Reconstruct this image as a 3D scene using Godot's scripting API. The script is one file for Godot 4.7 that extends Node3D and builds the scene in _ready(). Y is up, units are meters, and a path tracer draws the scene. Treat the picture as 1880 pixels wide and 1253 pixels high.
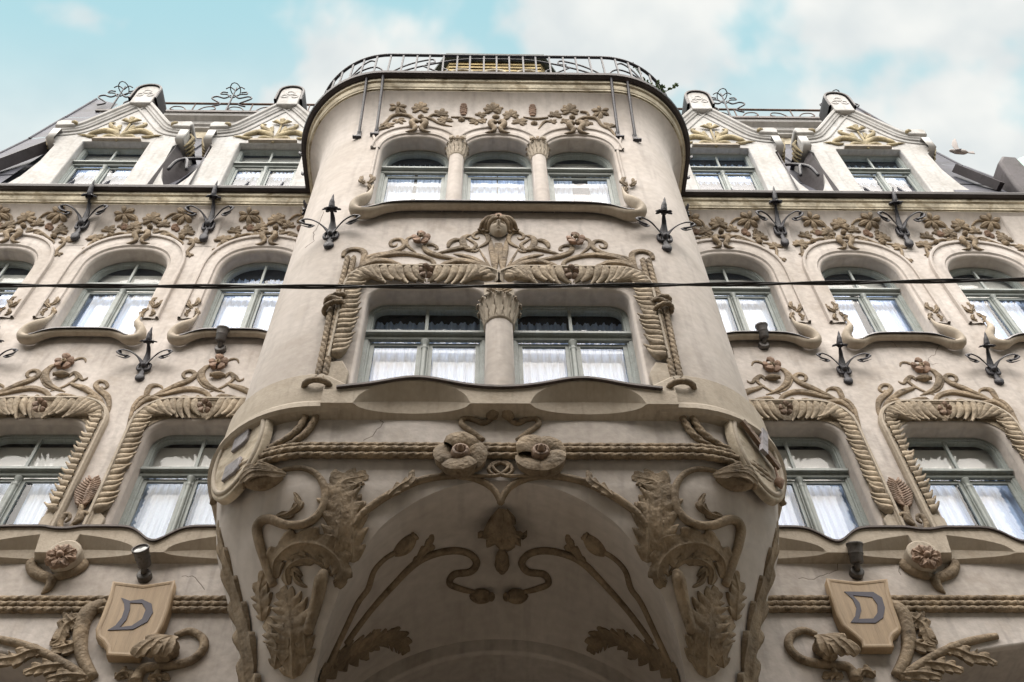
extends Node3D
# An ornate stucco facade with a round-cornered bay, seen from the street below.
# y up, metres. Main wall front z = WZ, window frames z = 0; bay wall front z = BZ.

const F := 1800.0
const CAMP := Vector3(-0.105, 1.6, 8.05)
const R0 := Vector3(0.99970986, -0.0054984, -0.02345111)
const R1 := Vector3(-0.01570517, 0.58939241, -0.80769421)
const R2 := Vector3(0.01826294, 0.80782817, 0.58913505)
const WZ := 0.25
const BZ := 2.2
const BW := 2.68      # half width of the bay
const BR := 1.0       # its corner radius
var M := {}
var building: Node3D
var rng := RandomNumberGenerator.new()

func _ready():
	rng.seed = 7
	# ---- camera
	var cam := Camera3D.new()
	cam.name = "camera"
	cam.fov = rad_to_deg(2.0 * atan(626.5 / F))
	cam.near = 0.05
	cam.far = 500.0
	cam.transform = Transform3D(Basis(Vector3(R0.x, R1.x, R2.x), Vector3(R0.y, R1.y, R2.y), Vector3(R0.z, R1.z, R2.z)), CAMP)
	add_child(cam)
	# ---- sky, sun, exposure
	var we := WorldEnvironment.new()
	we.name = "world_environment"
	var env := Environment.new()
	env.background_mode = Environment.BG_SKY
	env.tonemap_mode = Environment.TONE_MAPPER_LINEAR
	env.tonemap_exposure = 6.6
	env.sdfgi_enabled = true
	env.ssao_enabled = true
	env.ssil_enabled = true
	var sky := Sky.new()
	var pan := PanoramaSkyMaterial.new()
	pan.panorama = sky_texture()
	pan.energy_multiplier = 0.158
	sky.sky_material = pan
	env.sky = sky
	we.environment = env
	add_child(we)
	var sun := DirectionalLight3D.new()
	sun.name = "sun"
	sun.light_energy = 0.5
	sun.light_color = Color(1.0, 0.965, 0.93)
	sun.light_angular_distance = 80.0
	sun.shadow_enabled = true
	add_child(sun)
	sun.look_at_from_position(Vector3(-1.4, 9.5, 6.0), Vector3.ZERO)
	make_materials()
	building = Node3D.new()
	building.name = "apartment_building"
	building.set_meta("label", "ornate beige stucco apartment house with round-cornered bay and gabled dormers")
	building.set_meta("category", "building")
	add_child(building)
	street()
	walls()
	bay()
	cornices()
	windows()
	ledges()
	roof()
	surrounds()
	friezes()
	bay_ornament()
	corbel_ornament()
	wall_ornament()
	ironwork()
	small_things()
	cracks()

# ================================================================= helpers
func px(x: float, y: float, z: float) -> Vector3:
	var v := Vector3(x - 940.0, 626.5 - y, -F)
	var d := Vector3(R0.dot(v), R1.dot(v), R2.dot(v))
	return CAMP + d * ((z - CAMP.z) / d.z)

func proj(p: Vector3) -> Vector2:
	var q := p - CAMP
	var v := R0 * q.x + R1 * q.y + R2 * q.z
	return Vector2(940.0 + F * v.x / -v.z, 626.5 - F * v.y / -v.z)

class MB:
	var v := PackedVector3Array()
	var n := PackedVector3Array()
	var i := PackedInt32Array()
	func grid(rows: Array, cu := false, cv := false):
		var m := rows.size()
		var k: int = rows[0].size()
		var b := v.size()
		for r in m:
			var row: PackedVector3Array = rows[r]
			var ra: PackedVector3Array = rows[r - 1 if r > 0 else (m - 1 if cv else 0)]
			var rb: PackedVector3Array = rows[r + 1 if r < m - 1 else (0 if cv else m - 1)]
			for c in k:
				var ca := c - 1 if c > 0 else (k - 1 if cu else 0)
				var cb := c + 1 if c < k - 1 else (0 if cu else k - 1)
				var nn := (row[cb] - row[ca]).cross(rb[c] - ra[c])
				if nn.length_squared() < 1e-16:
					nn = (ra[cb] - ra[ca] + rb[cb] - rb[ca]).cross(rb[c] - ra[c])
				v.append(row[c])
				n.append(nn.normalized() if nn.length_squared() > 1e-18 else Vector3(0, 0, 1))
		for r in (m if cv else m - 1):
			var r2 := (r + 1) % m
			for c in (k if cu else k - 1):
				var c2 := (c + 1) % k
				var a := b + r * k + c
				var bb := b + r * k + c2
				var cc := b + r2 * k + c
				var dd := b + r2 * k + c2
				i.append(a); i.append(cc); i.append(bb)
				i.append(bb); i.append(cc); i.append(dd)
	func quad(a: Vector3, bq: Vector3, c: Vector3, d: Vector3):
		var nn := (bq - a).cross(c - a).normalized()
		var b := v.size()
		for p in [a, bq, c, d]:
			v.append(p); n.append(nn)
		for t in [0, 2, 1, 0, 3, 2]:
			i.append(b + t)
	func box(c: Vector3, s: Vector3, bas := Basis.IDENTITY):
		var h := s * 0.5
		var X := bas.x * h.x
		var Y := bas.y * h.y
		var Z := bas.z * h.z
		quad(c - X - Y + Z, c + X - Y + Z, c + X + Y + Z, c - X + Y + Z)
		quad(c + X - Y - Z, c - X - Y - Z, c - X + Y - Z, c + X + Y - Z)
		quad(c + X - Y + Z, c + X - Y - Z, c + X + Y - Z, c + X + Y + Z)
		quad(c - X - Y - Z, c - X - Y + Z, c - X + Y + Z, c - X + Y - Z)
		quad(c - X + Y + Z, c + X + Y + Z, c + X + Y - Z, c - X + Y - Z)
		quad(c - X - Y - Z, c + X - Y - Z, c + X - Y + Z, c - X - Y + Z)
	func bar(a: Vector3, b: Vector3, w: float, t: float, up := Vector3(0, 0, 1)):
		var d := (b - a)
		var y := d.normalized()
		var x := y.cross(up).normalized()
		box((a + b) * 0.5, Vector3(w, d.length(), t), Basis(x, y, x.cross(y)))
	# flat polygon in the plane through o spanned by ex, ey
	func poly(pts: PackedVector2Array, o: Vector3, ex := Vector3.RIGHT, ey := Vector3.UP):
		var t := Geometry2D.triangulate_polygon(pts)
		var nn := ex.cross(ey).normalized()
		var b := v.size()
		for p in pts:
			v.append(o + ex * p.x + ey * p.y); n.append(nn)
		for k in range(0, t.size(), 3):
			var p0 := pts[t[k]]
			var ccw := (pts[t[k + 1]] - p0).cross(pts[t[k + 2]] - p0) > 0
			i.append(b + t[k])
			i.append(b + t[k + 2 if ccw else k + 1])
			i.append(b + t[k + 1 if ccw else k + 2])
	# polygon raised along ex x ey by h with a rounded rim of size bv
	func slab(pts: PackedVector2Array, o: Vector3, h: float, bv: float, ex := Vector3.RIGHT, ey := Vector3.UP):
		var nn := ex.cross(ey).normalized()
		var q := pts
		if Geometry2D.is_polygon_clockwise(q):
			q = q.duplicate(); q.reverse()
		var rows := []
		for st in [[0.0, 0.0], [0.0, h - bv], [0.3, h - bv * 0.3], [1.0, h]]:
			var row := PackedVector3Array()
			var inn := shrink(q, bv * st[0])
			for p in inn:
				row.append(o + ex * p.x + ey * p.y + nn * st[1])
			rows.append(row)
		grid(rows, true)
		poly(shrink(q, bv), o + nn * h, ex, ey)
	static func shrink(q: PackedVector2Array, d: float) -> PackedVector2Array:
		if d == 0.0:
			return q
		var out := PackedVector2Array()
		var k := q.size()
		for j in k:
			var e0 := (q[j] - q[(j + k - 1) % k]).normalized()
			var e1 := (q[(j + 1) % k] - q[j]).normalized()
			var m := (Vector2(-e0.y, e0.x) + Vector2(-e1.y, e1.x))
			if m.length() < 0.2:
				m = Vector2(-e1.y, e1.x)
			m = m.normalized()
			out.append(q[j] + m * d)
		return out
	# a tube through points; nrm gives the up direction at each point (empty: parallel transport)
	func tube(p: PackedVector3Array, rad, seg := 8, flat := 1.0, nrm = null, caps := true, groove := 0.0):
		var k := p.size()
		var rows := []
		var up := Vector3.ZERO
		for j in k:
			var t := (p[mini(j + 1, k - 1)] - p[maxi(j - 1, 0)]).normalized()
			if nrm is Vector3:
				up = nrm
			elif nrm != null:
				up = nrm[j]
			elif up == Vector3.ZERO:
				up = t.cross(Vector3(0.31, 0.2, 0.93)).normalized()
			up = (up - t * up.dot(t)).normalized()
			var s := t.cross(up)
			var r: float = rad if (rad is float or rad is int) else rad[j]
			var row := PackedVector3Array()
			for c in seg:
				var a := TAU * c / seg
				var rg := r * (1.0 - groove * (0.5 + 0.5 * cos(a * 5.0 - PI / 2)) * maxf(0.0, sin(a))) if groove > 0.0 else r
				row.append(p[j] + s * (cos(a) * r) + up * (sin(a) * rg * flat))
			if caps and j == 0:
				rows.append(ring_of(p[j] - t * r * 0.25, row, p[j]))
			rows.append(row)
			if caps and j == k - 1:
				rows.append(ring_of(p[j] + t * r * 0.25, row, p[j]))
		grid(rows, true)
	static func ring_of(c: Vector3, row: PackedVector3Array, o: Vector3) -> PackedVector3Array:
		var out := PackedVector3Array()
		for q in row:
			out.append(c + (q - o) * 0.02)
		return out
	func rope(p: PackedVector3Array, r: float, pitch: float, strands := 3, seg := 12, nrm = null):
		var k := p.size()
		var rows := []
		var up := Vector3.ZERO
		var s := 0.0
		for j in k:
			if j > 0:
				s += p[j].distance_to(p[j - 1])
			var t := (p[mini(j + 1, k - 1)] - p[maxi(j - 1, 0)]).normalized()
			if nrm is Vector3:
				up = nrm
			elif up == Vector3.ZERO:
				up = t.cross(Vector3(0.31, 0.2, 0.93)).normalized()
			up = (up - t * up.dot(t)).normalized()
			var sd := t.cross(up)
			var row := PackedVector3Array()
			for c in seg:
				var a := TAU * c / seg
				var w := absf(sin(0.5 * (strands * a - TAU * s / pitch)))
				var rr := r * (0.66 + 0.34 * pow(w, 0.55))
				row.append(p[j] + sd * (cos(a) * rr) + up * (sin(a) * rr))
			rows.append(row)
		grid(rows, true)
	# profile [[out, along_axis_up]...] turned about axis y through o
	func lathe(prof: Array, o: Vector3, bas := Basis.IDENTITY, seg := 16, a0 := 0.0, a1 := TAU):
		var rows := []
		var full := absf(a1 - a0 - TAU) < 1e-4
		for q in prof:
			var row := PackedVector3Array()
			for c in (seg if full else seg + 1):
				var a := a0 + (a1 - a0) * c / seg
				row.append(o + bas * Vector3(cos(a) * q[0], q[1], sin(a) * q[0]))
			rows.append(row)
		grid(rows, full)
	# profile [[off, z]...] along a planar path (xy), off = outwards (left of travel)
	func mould(path: PackedVector2Array, prof: Array, closed := false, z0 := 0.0):
		var k := path.size()
		var rows := []
		for q in prof:
			var row := PackedVector3Array()
			for j in k:
				var a := path[j - 1] if j > 0 else (path[k - 1] if closed else path[0])
				var b := path[j + 1] if j < k - 1 else (path[0] if closed else path[k - 1])
				var e0 := (path[j] - a).normalized() if path[j] != a else (b - path[j]).normalized()
				var e1 := (b - path[j]).normalized() if path[j] != b else e0
				var n0 := Vector2(-e0.y, e0.x)
				var m := (n0 + Vector2(-e1.y, e1.x)).normalized()
				var d: float = q[0] / maxf(0.5, m.dot(n0))
				row.append(Vector3(path[j].x + m.x * d, path[j].y + m.y * d, z0 + q[1]))
			rows.append(row)
		hard(rows, closed)
	# grid whose rows meet at hard edges: one strip between each pair of rows
	func hard(rows: Array, cu := false):
		for r in rows.size() - 1:
			grid([rows[r], rows[r + 1]], cu)

func done(b: MB, called: String, m: Material, parent: Node, mir := false) -> MeshInstance3D:
	var o := MeshInstance3D.new()
	o.name = called
	o.mesh = mesh_of(b, mir)
	o.material_override = m
	parent.add_child(o, true)
	return o

func mesh_of(b: MB, mir := false) -> ArrayMesh:
	var arr := []
	arr.resize(Mesh.ARRAY_MAX)
	var v := b.v
	var n := b.n
	var ix := b.i
	if mir:
		v = v.duplicate(); n = n.duplicate(); ix = ix.duplicate()
		for k in v.size():
			v[k].x = -v[k].x
			n[k].x = -n[k].x
		for k in range(0, ix.size(), 3):
			var t := ix[k]
			ix[k] = ix[k + 1]
			ix[k + 1] = t
	arr[Mesh.ARRAY_VERTEX] = v
	arr[Mesh.ARRAY_NORMAL] = n
	arr[Mesh.ARRAY_INDEX] = ix
	var me := ArrayMesh.new()
	me.add_surface_from_arrays(Mesh.PRIMITIVE_TRIANGLES, arr)
	return me

func inst(me: Mesh, called: String, m: Material, parent: Node, tr := Transform3D.IDENTITY) -> MeshInstance3D:
	var o := MeshInstance3D.new()
	o.name = called
	o.mesh = me
	o.material_override = m
	o.transform = tr
	parent.add_child(o, true)
	return o

func part(called: String, at := Vector3.ZERO, parent: Node = null, label := "") -> Node3D:
	var o := Node3D.new()
	o.name = called
	o.position = at
	if label:
		o.set_meta("label", label)
	(parent if parent else building).add_child(o, true)
	return o

func thing(called: String, label: String, category: String, at := Vector3.ZERO, group := "") -> Node3D:
	var o := Node3D.new()
	o.name = called
	o.position = at
	o.set_meta("label", label)
	o.set_meta("category", category)
	if group:
		o.set_meta("group", group)
	add_child(o, true)
	return o

func tag(o: Node, label: String, category := "", group := "", kind := ""):
	if label: o.set_meta("label", label)
	if category: o.set_meta("category", category)
	if group: o.set_meta("group", group)
	if kind: o.set_meta("kind", kind)

# Catmull-Rom through 3D points, step per segment
func smooth3(p: PackedVector3Array, sub := 6) -> PackedVector3Array:
	var out := PackedVector3Array()
	var k := p.size()
	for j in k - 1:
		var a := p[maxi(j - 1, 0)]
		var d := p[mini(j + 2, k - 1)]
		for s in sub:
			out.append(p[j].cubic_interpolate(p[j + 1], a, d, float(s) / sub))
	out.append(p[k - 1])
	return out

func smooth2(p: PackedVector2Array, sub := 6, closed := false) -> PackedVector2Array:
	var out := PackedVector2Array()
	var k := p.size()
	for j in (k if closed else k - 1):
		var a := p[(j + k - 1) % k] if closed else p[maxi(j - 1, 0)]
		var c := p[(j + 1) % k]
		var d := p[(j + 2) % k] if closed else p[mini(j + 2, k - 1)]
		for s in sub:
			out.append(p[j].cubic_interpolate(c, a, d, float(s) / sub))
	if not closed:
		out.append(p[k - 1])
	return out

func even3(p: PackedVector3Array, step: float) -> PackedVector3Array:
	var out := PackedVector3Array([p[0]])
	var left := step
	for j in p.size() - 1:
		var a := p[j]
		var L := a.distance_to(p[j + 1])
		var s := left
		while s <= L:
			out.append(a.lerp(p[j + 1], s / L))
			s += step
		left = s - L
	return out

func lut(t: Array, h: float) -> float:    # [[h, value]...] with h rising
	if h <= t[0][0]: return t[0][1]
	for j in t.size() - 1:
		if h <= t[j + 1][0]:
			return lerpf(t[j][1], t[j + 1][1], smoothstep(0.0, 1.0, (h - t[j][0]) / (t[j + 1][0] - t[j][0])) * 0.4 + 0.6 * (h - t[j][0]) / (t[j + 1][0] - t[j][0]))
	return t[-1][1]

# ================================================================= materials
func lin(r: float, g: float, b: float) -> Color:
	return Color(r, g, b).linear_to_srgb()

func fbm(sd: int, freq: float, oct: int) -> FastNoiseLite:
	var f := FastNoiseLite.new()
	f.seed = sd
	f.noise_type = FastNoiseLite.TYPE_SIMPLEX_SMOOTH
	f.frequency = freq
	f.fractal_octaves = oct
	return f

# grey image of layered noise around 1.0, as a tint for albedo_color
func grain_texture(sd: int, size: int, coarse: float, fine: float, streak := 0.0, run := 0.0) -> ImageTexture:
	var a := fbm(sd, 3.0 / size, 5).get_seamless_image(size, size)
	var b := fbm(sd + 1, 40.0 / size, 3).get_seamless_image(size, size)
	var c := fbm(sd + 2, 9.0 / size, 4).get_seamless_image(size, size)
	var e := fbm(sd + 3, 26.0 / size, 4).get_seamless_image(size, size / 8)
	e.resize(size, size, Image.INTERPOLATE_CUBIC)
	var de := e.get_data()
	var da := a.get_data()
	var db := b.get_data()
	var dc := c.get_data()
	var out := PackedByteArray()
	out.resize(size * size * 3)
	for k in size * size:
		var x := da[k] / 255.0
		var y := db[k] / 255.0
		var z := dc[k] / 255.0
		var g := 0.86 + coarse * (x - 0.55) + fine * (y - 0.5)
		g -= clampf((de[k] / 255.0 - 0.56) * 2.2, 0.0, 1.0) * run * (0.3 + x)
		var st := clampf((z - 0.62) * 4.0, 0.0, 1.0) * streak * (0.5 + y)
		g = clampf(g - st, 0.0, 1.0)
		out[k * 3] = int(g * 255.0)
		out[k * 3 + 1] = int(clampf(g - st * 0.12 + (x - 0.5) * 0.012, 0, 1) * 255.0)
		out[k * 3 + 2] = int(clampf(g - st * 0.3 + (x - 0.5) * 0.03, 0, 1) * 255.0)
	return ImageTexture.create_from_image(Image.create_from_data(size, size, false, Image.FORMAT_RGB8, out))

func bump_texture(sd: int, size: int, freq: float, oct: int, strength: float) -> ImageTexture:
	var a := fbm(sd, freq / size, oct).get_seamless_image(size, size)
	a.convert(Image.FORMAT_RGBA8)
	a.bump_map_to_normal_map(strength)
	return ImageTexture.create_from_image(a)

func mat(col: Color, rough: float, metal := 0.0, tex: Texture2D = null, scale := 0.25, nrm: Texture2D = null, nscale := 1.0) -> StandardMaterial3D:
	var m := StandardMaterial3D.new()
	m.albedo_color = col
	m.roughness = rough
	m.metallic = metal
	if tex or nrm:
		m.uv1_triplanar = true
		m.uv1_world_triplanar = true
		m.uv1_scale = Vector3.ONE * scale
	if tex:
		m.albedo_texture = tex
	if nrm:
		m.normal_enabled = true
		m.normal_texture = nrm
		m.normal_scale = nscale
	return m

func make_materials():
	var g1 := grain_texture(11, 1024, 0.13, 0.10, 0.05, 0.13)
	var g2 := grain_texture(21, 512, 0.46, 0.22, 0.26)
	var g3 := grain_texture(31, 512, 0.34, 0.2, 0.25)
	var n1 := bump_texture(41, 1024, 70.0, 5, 4.0)
	var n2 := bump_texture(51, 512, 20.0, 5, 7.0)
	M.plaster = mat(lin(0.62, 0.562, 0.518), 0.9, 0.0, g1, 0.21, n1, 0.14)
	M.bayplaster = M.plaster
	M.dormer = mat(lin(0.63, 0.615, 0.60), 0.9, 0.0, g1, 0.27, n1, 0.2)
	M.cornice = mat(lin(0.62, 0.55, 0.42), 0.88, 0.0, g2, 0.35, n1, 0.2)
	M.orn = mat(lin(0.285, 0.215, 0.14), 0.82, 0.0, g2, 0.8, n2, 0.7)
	M.ornlight = mat(lin(0.50, 0.43, 0.345), 0.88, 0.0, g1, 0.4, n1, 0.25)
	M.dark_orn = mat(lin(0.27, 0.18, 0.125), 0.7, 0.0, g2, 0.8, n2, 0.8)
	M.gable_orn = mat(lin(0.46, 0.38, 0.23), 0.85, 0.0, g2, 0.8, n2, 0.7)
	M.frame = mat(lin(0.33, 0.365, 0.35), 0.5, 0.0, g1, 1.1)
	M.frame_dark = mat(lin(0.13, 0.15, 0.125), 0.5, 0.0, g2, 1.1)
	M.iron = mat(lin(0.042, 0.04, 0.05), 0.55, 0.15, g3, 1.5, n2, 0.5)
	M.rust = mat(lin(0.16, 0.10, 0.075), 0.75, 0.2, g3, 1.0, n2, 0.6)
	M.gutter = mat(lin(0.035, 0.026, 0.026), 0.5, 0.3, g3, 0.8)
	M.roof = mat(lin(0.06, 0.062, 0.088), 0.72, 0.0, g3, 0.5, n1, 0.2)
	M.cheek = mat(lin(0.062, 0.05, 0.056), 0.7, 0.0, g3, 0.5, n1, 0.2)
	M.flash = mat(lin(0.08, 0.06, 0.055), 0.6, 0.2, g3, 0.9)
	M.lead = mat(lin(0.20, 0.19, 0.20), 0.5, 0.3, g3, 0.9)
	M.curtain = mat(lin(0.40, 0.53, 0.76), 0.95)  # blue of the sky mirrored in the panes is put into the cloth
	M.curtain_sky_grey = mat(lin(0.38, 0.48, 0.63), 0.95)  # greyer cloth, the same mirrored sky blue painted in
	M.soffit_tone_blind = mat(lin(0.62, 0.62, 0.58), 0.95)  # pale tone stands in for the lit soffit mirrored in upper panes
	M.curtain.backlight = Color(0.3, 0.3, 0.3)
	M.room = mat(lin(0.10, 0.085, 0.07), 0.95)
	M.eave_paint = mat(lin(0.08, 0.10, 0.09), 0.8, 0.0, g3, 0.6)
	M.yellow = mat(lin(0.52, 0.40, 0.19), 0.85, 0.0, g2, 0.5)
	M.bounce_paving = mat(lin(0.38, 0.325, 0.265), 0.95, 0.0, g3, 0.3)  # unseen ground, made pale and warm to bounce light up under the bay
	M.opposite = mat(lin(0.55, 0.49, 0.42), 0.9, 0.0, g1, 0.25)
	M.copper = mat(lin(0.30, 0.48, 0.42), 0.7, 0.1, g3, 0.3)
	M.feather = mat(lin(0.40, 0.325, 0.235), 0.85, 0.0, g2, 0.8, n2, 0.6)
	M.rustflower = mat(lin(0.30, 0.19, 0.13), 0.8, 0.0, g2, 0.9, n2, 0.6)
	M.shieldplain = mat(lin(0.56, 0.48, 0.37), 0.85, 0.0, g2, 0.5, n1, 0.2)
	M.wood = mat(lin(0.41, 0.29, 0.17), 0.6, 0.0, g1, 0.5)
	M.wood.uv1_scale = Vector3(3.4, 0.3, 3.4)
	M.letter = mat(lin(0.032, 0.028, 0.046), 0.6)
	M.slate = mat(lin(0.33, 0.31, 0.33), 0.7, 0.0, g2, 0.9)
	M.bare = mat(lin(0.52, 0.40, 0.28), 0.95, 0.0, g3, 0.9, n2, 1.0)
	M.crack_dark = mat(lin(0.16, 0.135, 0.115), 0.95)  # even dark tone of the thin tubes along the crack lines
	M.lamp = mat(lin(0.13, 0.12, 0.115), 0.5, 0.2, g2, 2.0)
	M.lens = mat(lin(0.10, 0.10, 0.10), 0.08, 0.0)
	M.cable = mat(lin(0.012, 0.011, 0.012), 0.5)
	M.bird = mat(lin(0.33, 0.30, 0.29), 0.9)
	M.green = mat(lin(0.06, 0.10, 0.03), 0.7)
	var gl := StandardMaterial3D.new()
	gl.transparency = BaseMaterial3D.TRANSPARENCY_ALPHA
	gl.albedo_color = Color(0.55, 0.62, 0.70, 0.03)
	gl.metallic = 0.0
	gl.roughness = 0.02
	gl.metallic_specular = 0.42
	M.glass = gl

func sky_texture() -> ImageTexture:
	var w := 1800
	var h := 900
	var im := Image.create(w, h, false, Image.FORMAT_RGBF)
	var n := fbm(5, 1.0, 6)
	n.fractal_gain = 0.5
	var top := Vector3(0.40, 0.68, 0.755)
	var low := Vector3(0.70, 0.84, 0.86)
	for y in h:
		var el := PI * (0.5 - (y + 0.5) / h)
		var sy := sin(el)
		for x in w:
			var c := Vector3(0.26, 0.24, 0.22)
			if sy > -0.03:
				var az := TAU * (x + 0.5) / w
				var d := Vector3(sin(az) * cos(el), sy, -cos(az) * cos(el))
				var up := maxf(sy, 0.0)
				c = low.lerp(top, pow(up, 1.1))
				if up > 0.03:
					var q := Vector2(d.x, d.z) / (up + 0.12)
					var f := 0.50 * sin(q.x * 4.2 + 0.45) + 1.25 * n.get_noise_2d(q.x * 4.2 + 3.1, q.y * 5.6 + 1.7)
					f += 0.95 * exp(-pow((q.x + 0.372) / 0.055, 2.0) - pow((q.y + 0.287) / 0.022, 2.0))
					var cov := smoothstep(-0.22, 0.40, f)
					cov = maxf(cov, 0.8 * smoothstep(-0.27, -0.43, q.y) * smoothstep(-2.0, -0.6, q.y))
					var sh := n.get_noise_2d(q.x * 7.0 - 9.0, q.y * 9.0 + 4.0)
					var bright := Vector3(0.83, 0.84, 0.825) + Vector3(0.20, 0.16, 0.12) * sh
					c = c.lerp(bright, cov * 0.92)
			im.set_pixel(x, y, Color(c.x, c.y, c.z))
	return ImageTexture.create_from_image(im)

# ================================================================= shapes of openings (about x = 0)
# right half from the bottom middle to the top middle, grown by off
func half_open(kind: Dictionary, off: float) -> PackedVector2Array:
	var out := PackedVector2Array()
	var hw: float = kind.hw + off
	var y0: float = kind.y0 - off * kind.get("low", 0.0)
	out.append(Vector2(0, y0))
	out.append(Vector2(hw, y0))
	if kind.has("rise"):
		var sp: float = kind.spring
		var b: float = kind.rise + off * kind.get("tall", 1.0)
		for j in 15:
			var a := PI / 2 * j / 14
			var e: float = kind.get("e", 2.0)
			out.append(Vector2(hw * pow(cos(a), 2.0 / e) if j < 14 else 0.0, sp + b * pow(sin(a), 2.0 / e)))
	else:
		var r: float = kind.r + off
		var y1: float = kind.y1 + off
		for j in 9:
			var a := PI / 2 * j / 8
			out.append(Vector2(hw - r + r * cos(a), y1 - r + r * sin(a)))
		out.append(Vector2(0, y1))
	return out

# open path up the right side, over the top, down the left (outwards = right of travel -> use negative off in mould)
func arch_path(kind: Dictionary, off: float, foot := 0.0) -> PackedVector2Array:
	var hp := half_open(kind, off)
	var out := PackedVector2Array()
	for j in range(1, hp.size()):
		out.append(hp[j])
	out[0].y += foot
	for j in range(hp.size() - 2, 0, -1):
		out.append(Vector2(-hp[j].x, hp[j].y))
	out[-1].y += foot
	return out

func closed_path(kind: Dictionary, off: float) -> PackedVector2Array:
	return arch_path(kind, off)

func wall_cell(b: MB, x0: float, x1: float, y0: float, y1: float, cx: float, kind: Dictionary, off: float, z: float):
	var hp := half_open(kind, off)
	var ra := PackedVector2Array([Vector2(cx, y0), Vector2(x1, y0), Vector2(x1, y1), Vector2(cx, y1)])
	var la := PackedVector2Array([Vector2(cx, y0), Vector2(x0, y0), Vector2(x0, y1), Vector2(cx, y1)])
	for j in range(hp.size() - 1, -1, -1):
		ra.append(Vector2(cx + hp[j].x, hp[j].y))
		la.append(Vector2(cx - hp[j].x, hp[j].y))
	b.poly(ra, Vector3(0, 0, z))
	b.poly(la, Vector3(0, 0, z))

func reveal(b: MB, cx: float, kind: Dictionary, off: float, z1: float, z0: float):
	var rows := []
	for st in [[off, z1], [off * 0.62, z1 - off * 0.1], [off * 0.3, z1 - off * 0.4], [0.04 * off, z1 - off], [0.0, z1 - off * 1.2], [0.0, z0]]:
		var row := PackedVector3Array()
		for p in closed_path(kind, st[0]):
			row.append(Vector3(cx + p.x, p.y, st[1]))
		rows.append(row)
	b.grid(rows.slice(0, 5), true)
	b.grid(rows.slice(4, 6), true)

const LOW := {hw = 0.61, y0 = 8.55, y1 = 10.61, r = 0.24}
const UP := {hw = 0.585, y0 = 12.4, spring = 14.02, rise = 0.6, e = 2.35}
const BLOW := {hw = 0.635, y0 = 8.55, y1 = 10.58, r = 0.2}
const BUP := {hw = 0.47, y0 = 12.5, spring = 14.02, rise = 0.5, e = 2.3}
const SHOP := {hw = 2.4, y0 = 0.4, spring = 6.97, rise = 0.49, e = 2.2}
const GATE := {hw = 1.5, y0 = 0.05, spring = 6.05, rise = 1.27, e = 2.0}
const WX := [3.54, 5.51, 7.48]
const BX := [-1.13, 0.0, 1.13]

func walls():
	for s: float in [-1.0, 1.0]:
		var b := MB.new()
		var w := part("wall")
		for j in 3:
			var xa: float = s * (WX[j] - 0.985 if j > 0 else 2.3)
			var xb: float = s * (WX[j] + 0.985 if j < 2 else 9.3)
			var x0 := minf(xa, xb)
			var x1 := maxf(xa, xb)
			wall_cell(b, x0, x1, 8.2, 11.6, s * WX[j], LOW, 0.05, WZ)
			wall_cell(b, x0, x1, 11.6, 16.2, s * WX[j], UP, 0.04, WZ)
			for kd in [LOW, UP]:
				var rv := MB.new()
				reveal(rv, s * WX[j], kd, 0.05 if kd == LOW else 0.04, WZ, -0.08)
				done(rv, "window_reveal", M.plaster, w)
		wall_cell(b, minf(s * 2.3, s * 9.3), maxf(s * 2.3, s * 9.3), 0.0, 8.2, s * 6.4, SHOP, 0.04, WZ)
		var sv := MB.new()
		reveal(sv, s * 6.4, SHOP, 0.04, WZ, -0.5)
		done(sv, "arch_reveal", M.plaster, w)
		b.quad(Vector3(s * 9.3, 0, WZ), Vector3(s * 9.3, 0, -6), Vector3(s * 9.3, 16.2, -6), Vector3(s * 9.3, 16.2, WZ))
		done(b, "wall_face", M.plaster, w)
	var c := MB.new()
	wall_cell(c, -2.3, 2.3, 0.0, 8.2, 0.0, GATE, 0.03, WZ)
	reveal(c, 0, GATE, 0.03, WZ, -0.6)
	done(c, "wall", M.plaster, building)
	# rooms behind the windows: floors, partitions and a back wall
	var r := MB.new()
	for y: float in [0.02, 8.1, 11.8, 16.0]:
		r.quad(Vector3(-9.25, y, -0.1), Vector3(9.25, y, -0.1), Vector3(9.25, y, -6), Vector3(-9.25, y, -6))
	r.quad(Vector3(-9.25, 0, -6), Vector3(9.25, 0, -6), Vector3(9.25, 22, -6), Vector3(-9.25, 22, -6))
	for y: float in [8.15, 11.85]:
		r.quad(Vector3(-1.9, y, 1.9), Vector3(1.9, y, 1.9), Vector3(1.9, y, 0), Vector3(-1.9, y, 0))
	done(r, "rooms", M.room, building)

# plan of the bay from the left wall round the front to the right wall: points and outward normals
func bay_plan(hw: float, zf: float, r: float, z0: float, nseg := 12) -> Array:
	var out := []
	out.append([Vector2(-hw, z0), Vector2(-1, 0)])
	for j in nseg + 1:
		var a := PI / 2 * j / nseg
		out.append([Vector2(-hw + r - r * cos(a), zf - r + r * sin(a)), Vector2(-cos(a), sin(a))])
	for j in nseg + 1:
		var a := PI / 2 * (1.0 - float(j) / nseg)
		out.append([Vector2(hw - r + r * cos(a), zf - r + r * sin(a)), Vector2(cos(a), sin(a))])
	out.append([Vector2(hw, z0), Vector2(1, 0)])
	return out

const ZF := [[4.8, 0.85], [5.5, 1.1], [6.18, 1.45], [6.6, 1.70], [6.93, 1.9], [7.27, 2.07], [7.6, 2.15], [8.0, 2.2]]
const WF := [[4.8, 1.80], [6.0, 1.99], [6.53, 2.13], [7.1, 2.34], [7.74, 2.58], [8.3, 2.68]]

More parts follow.
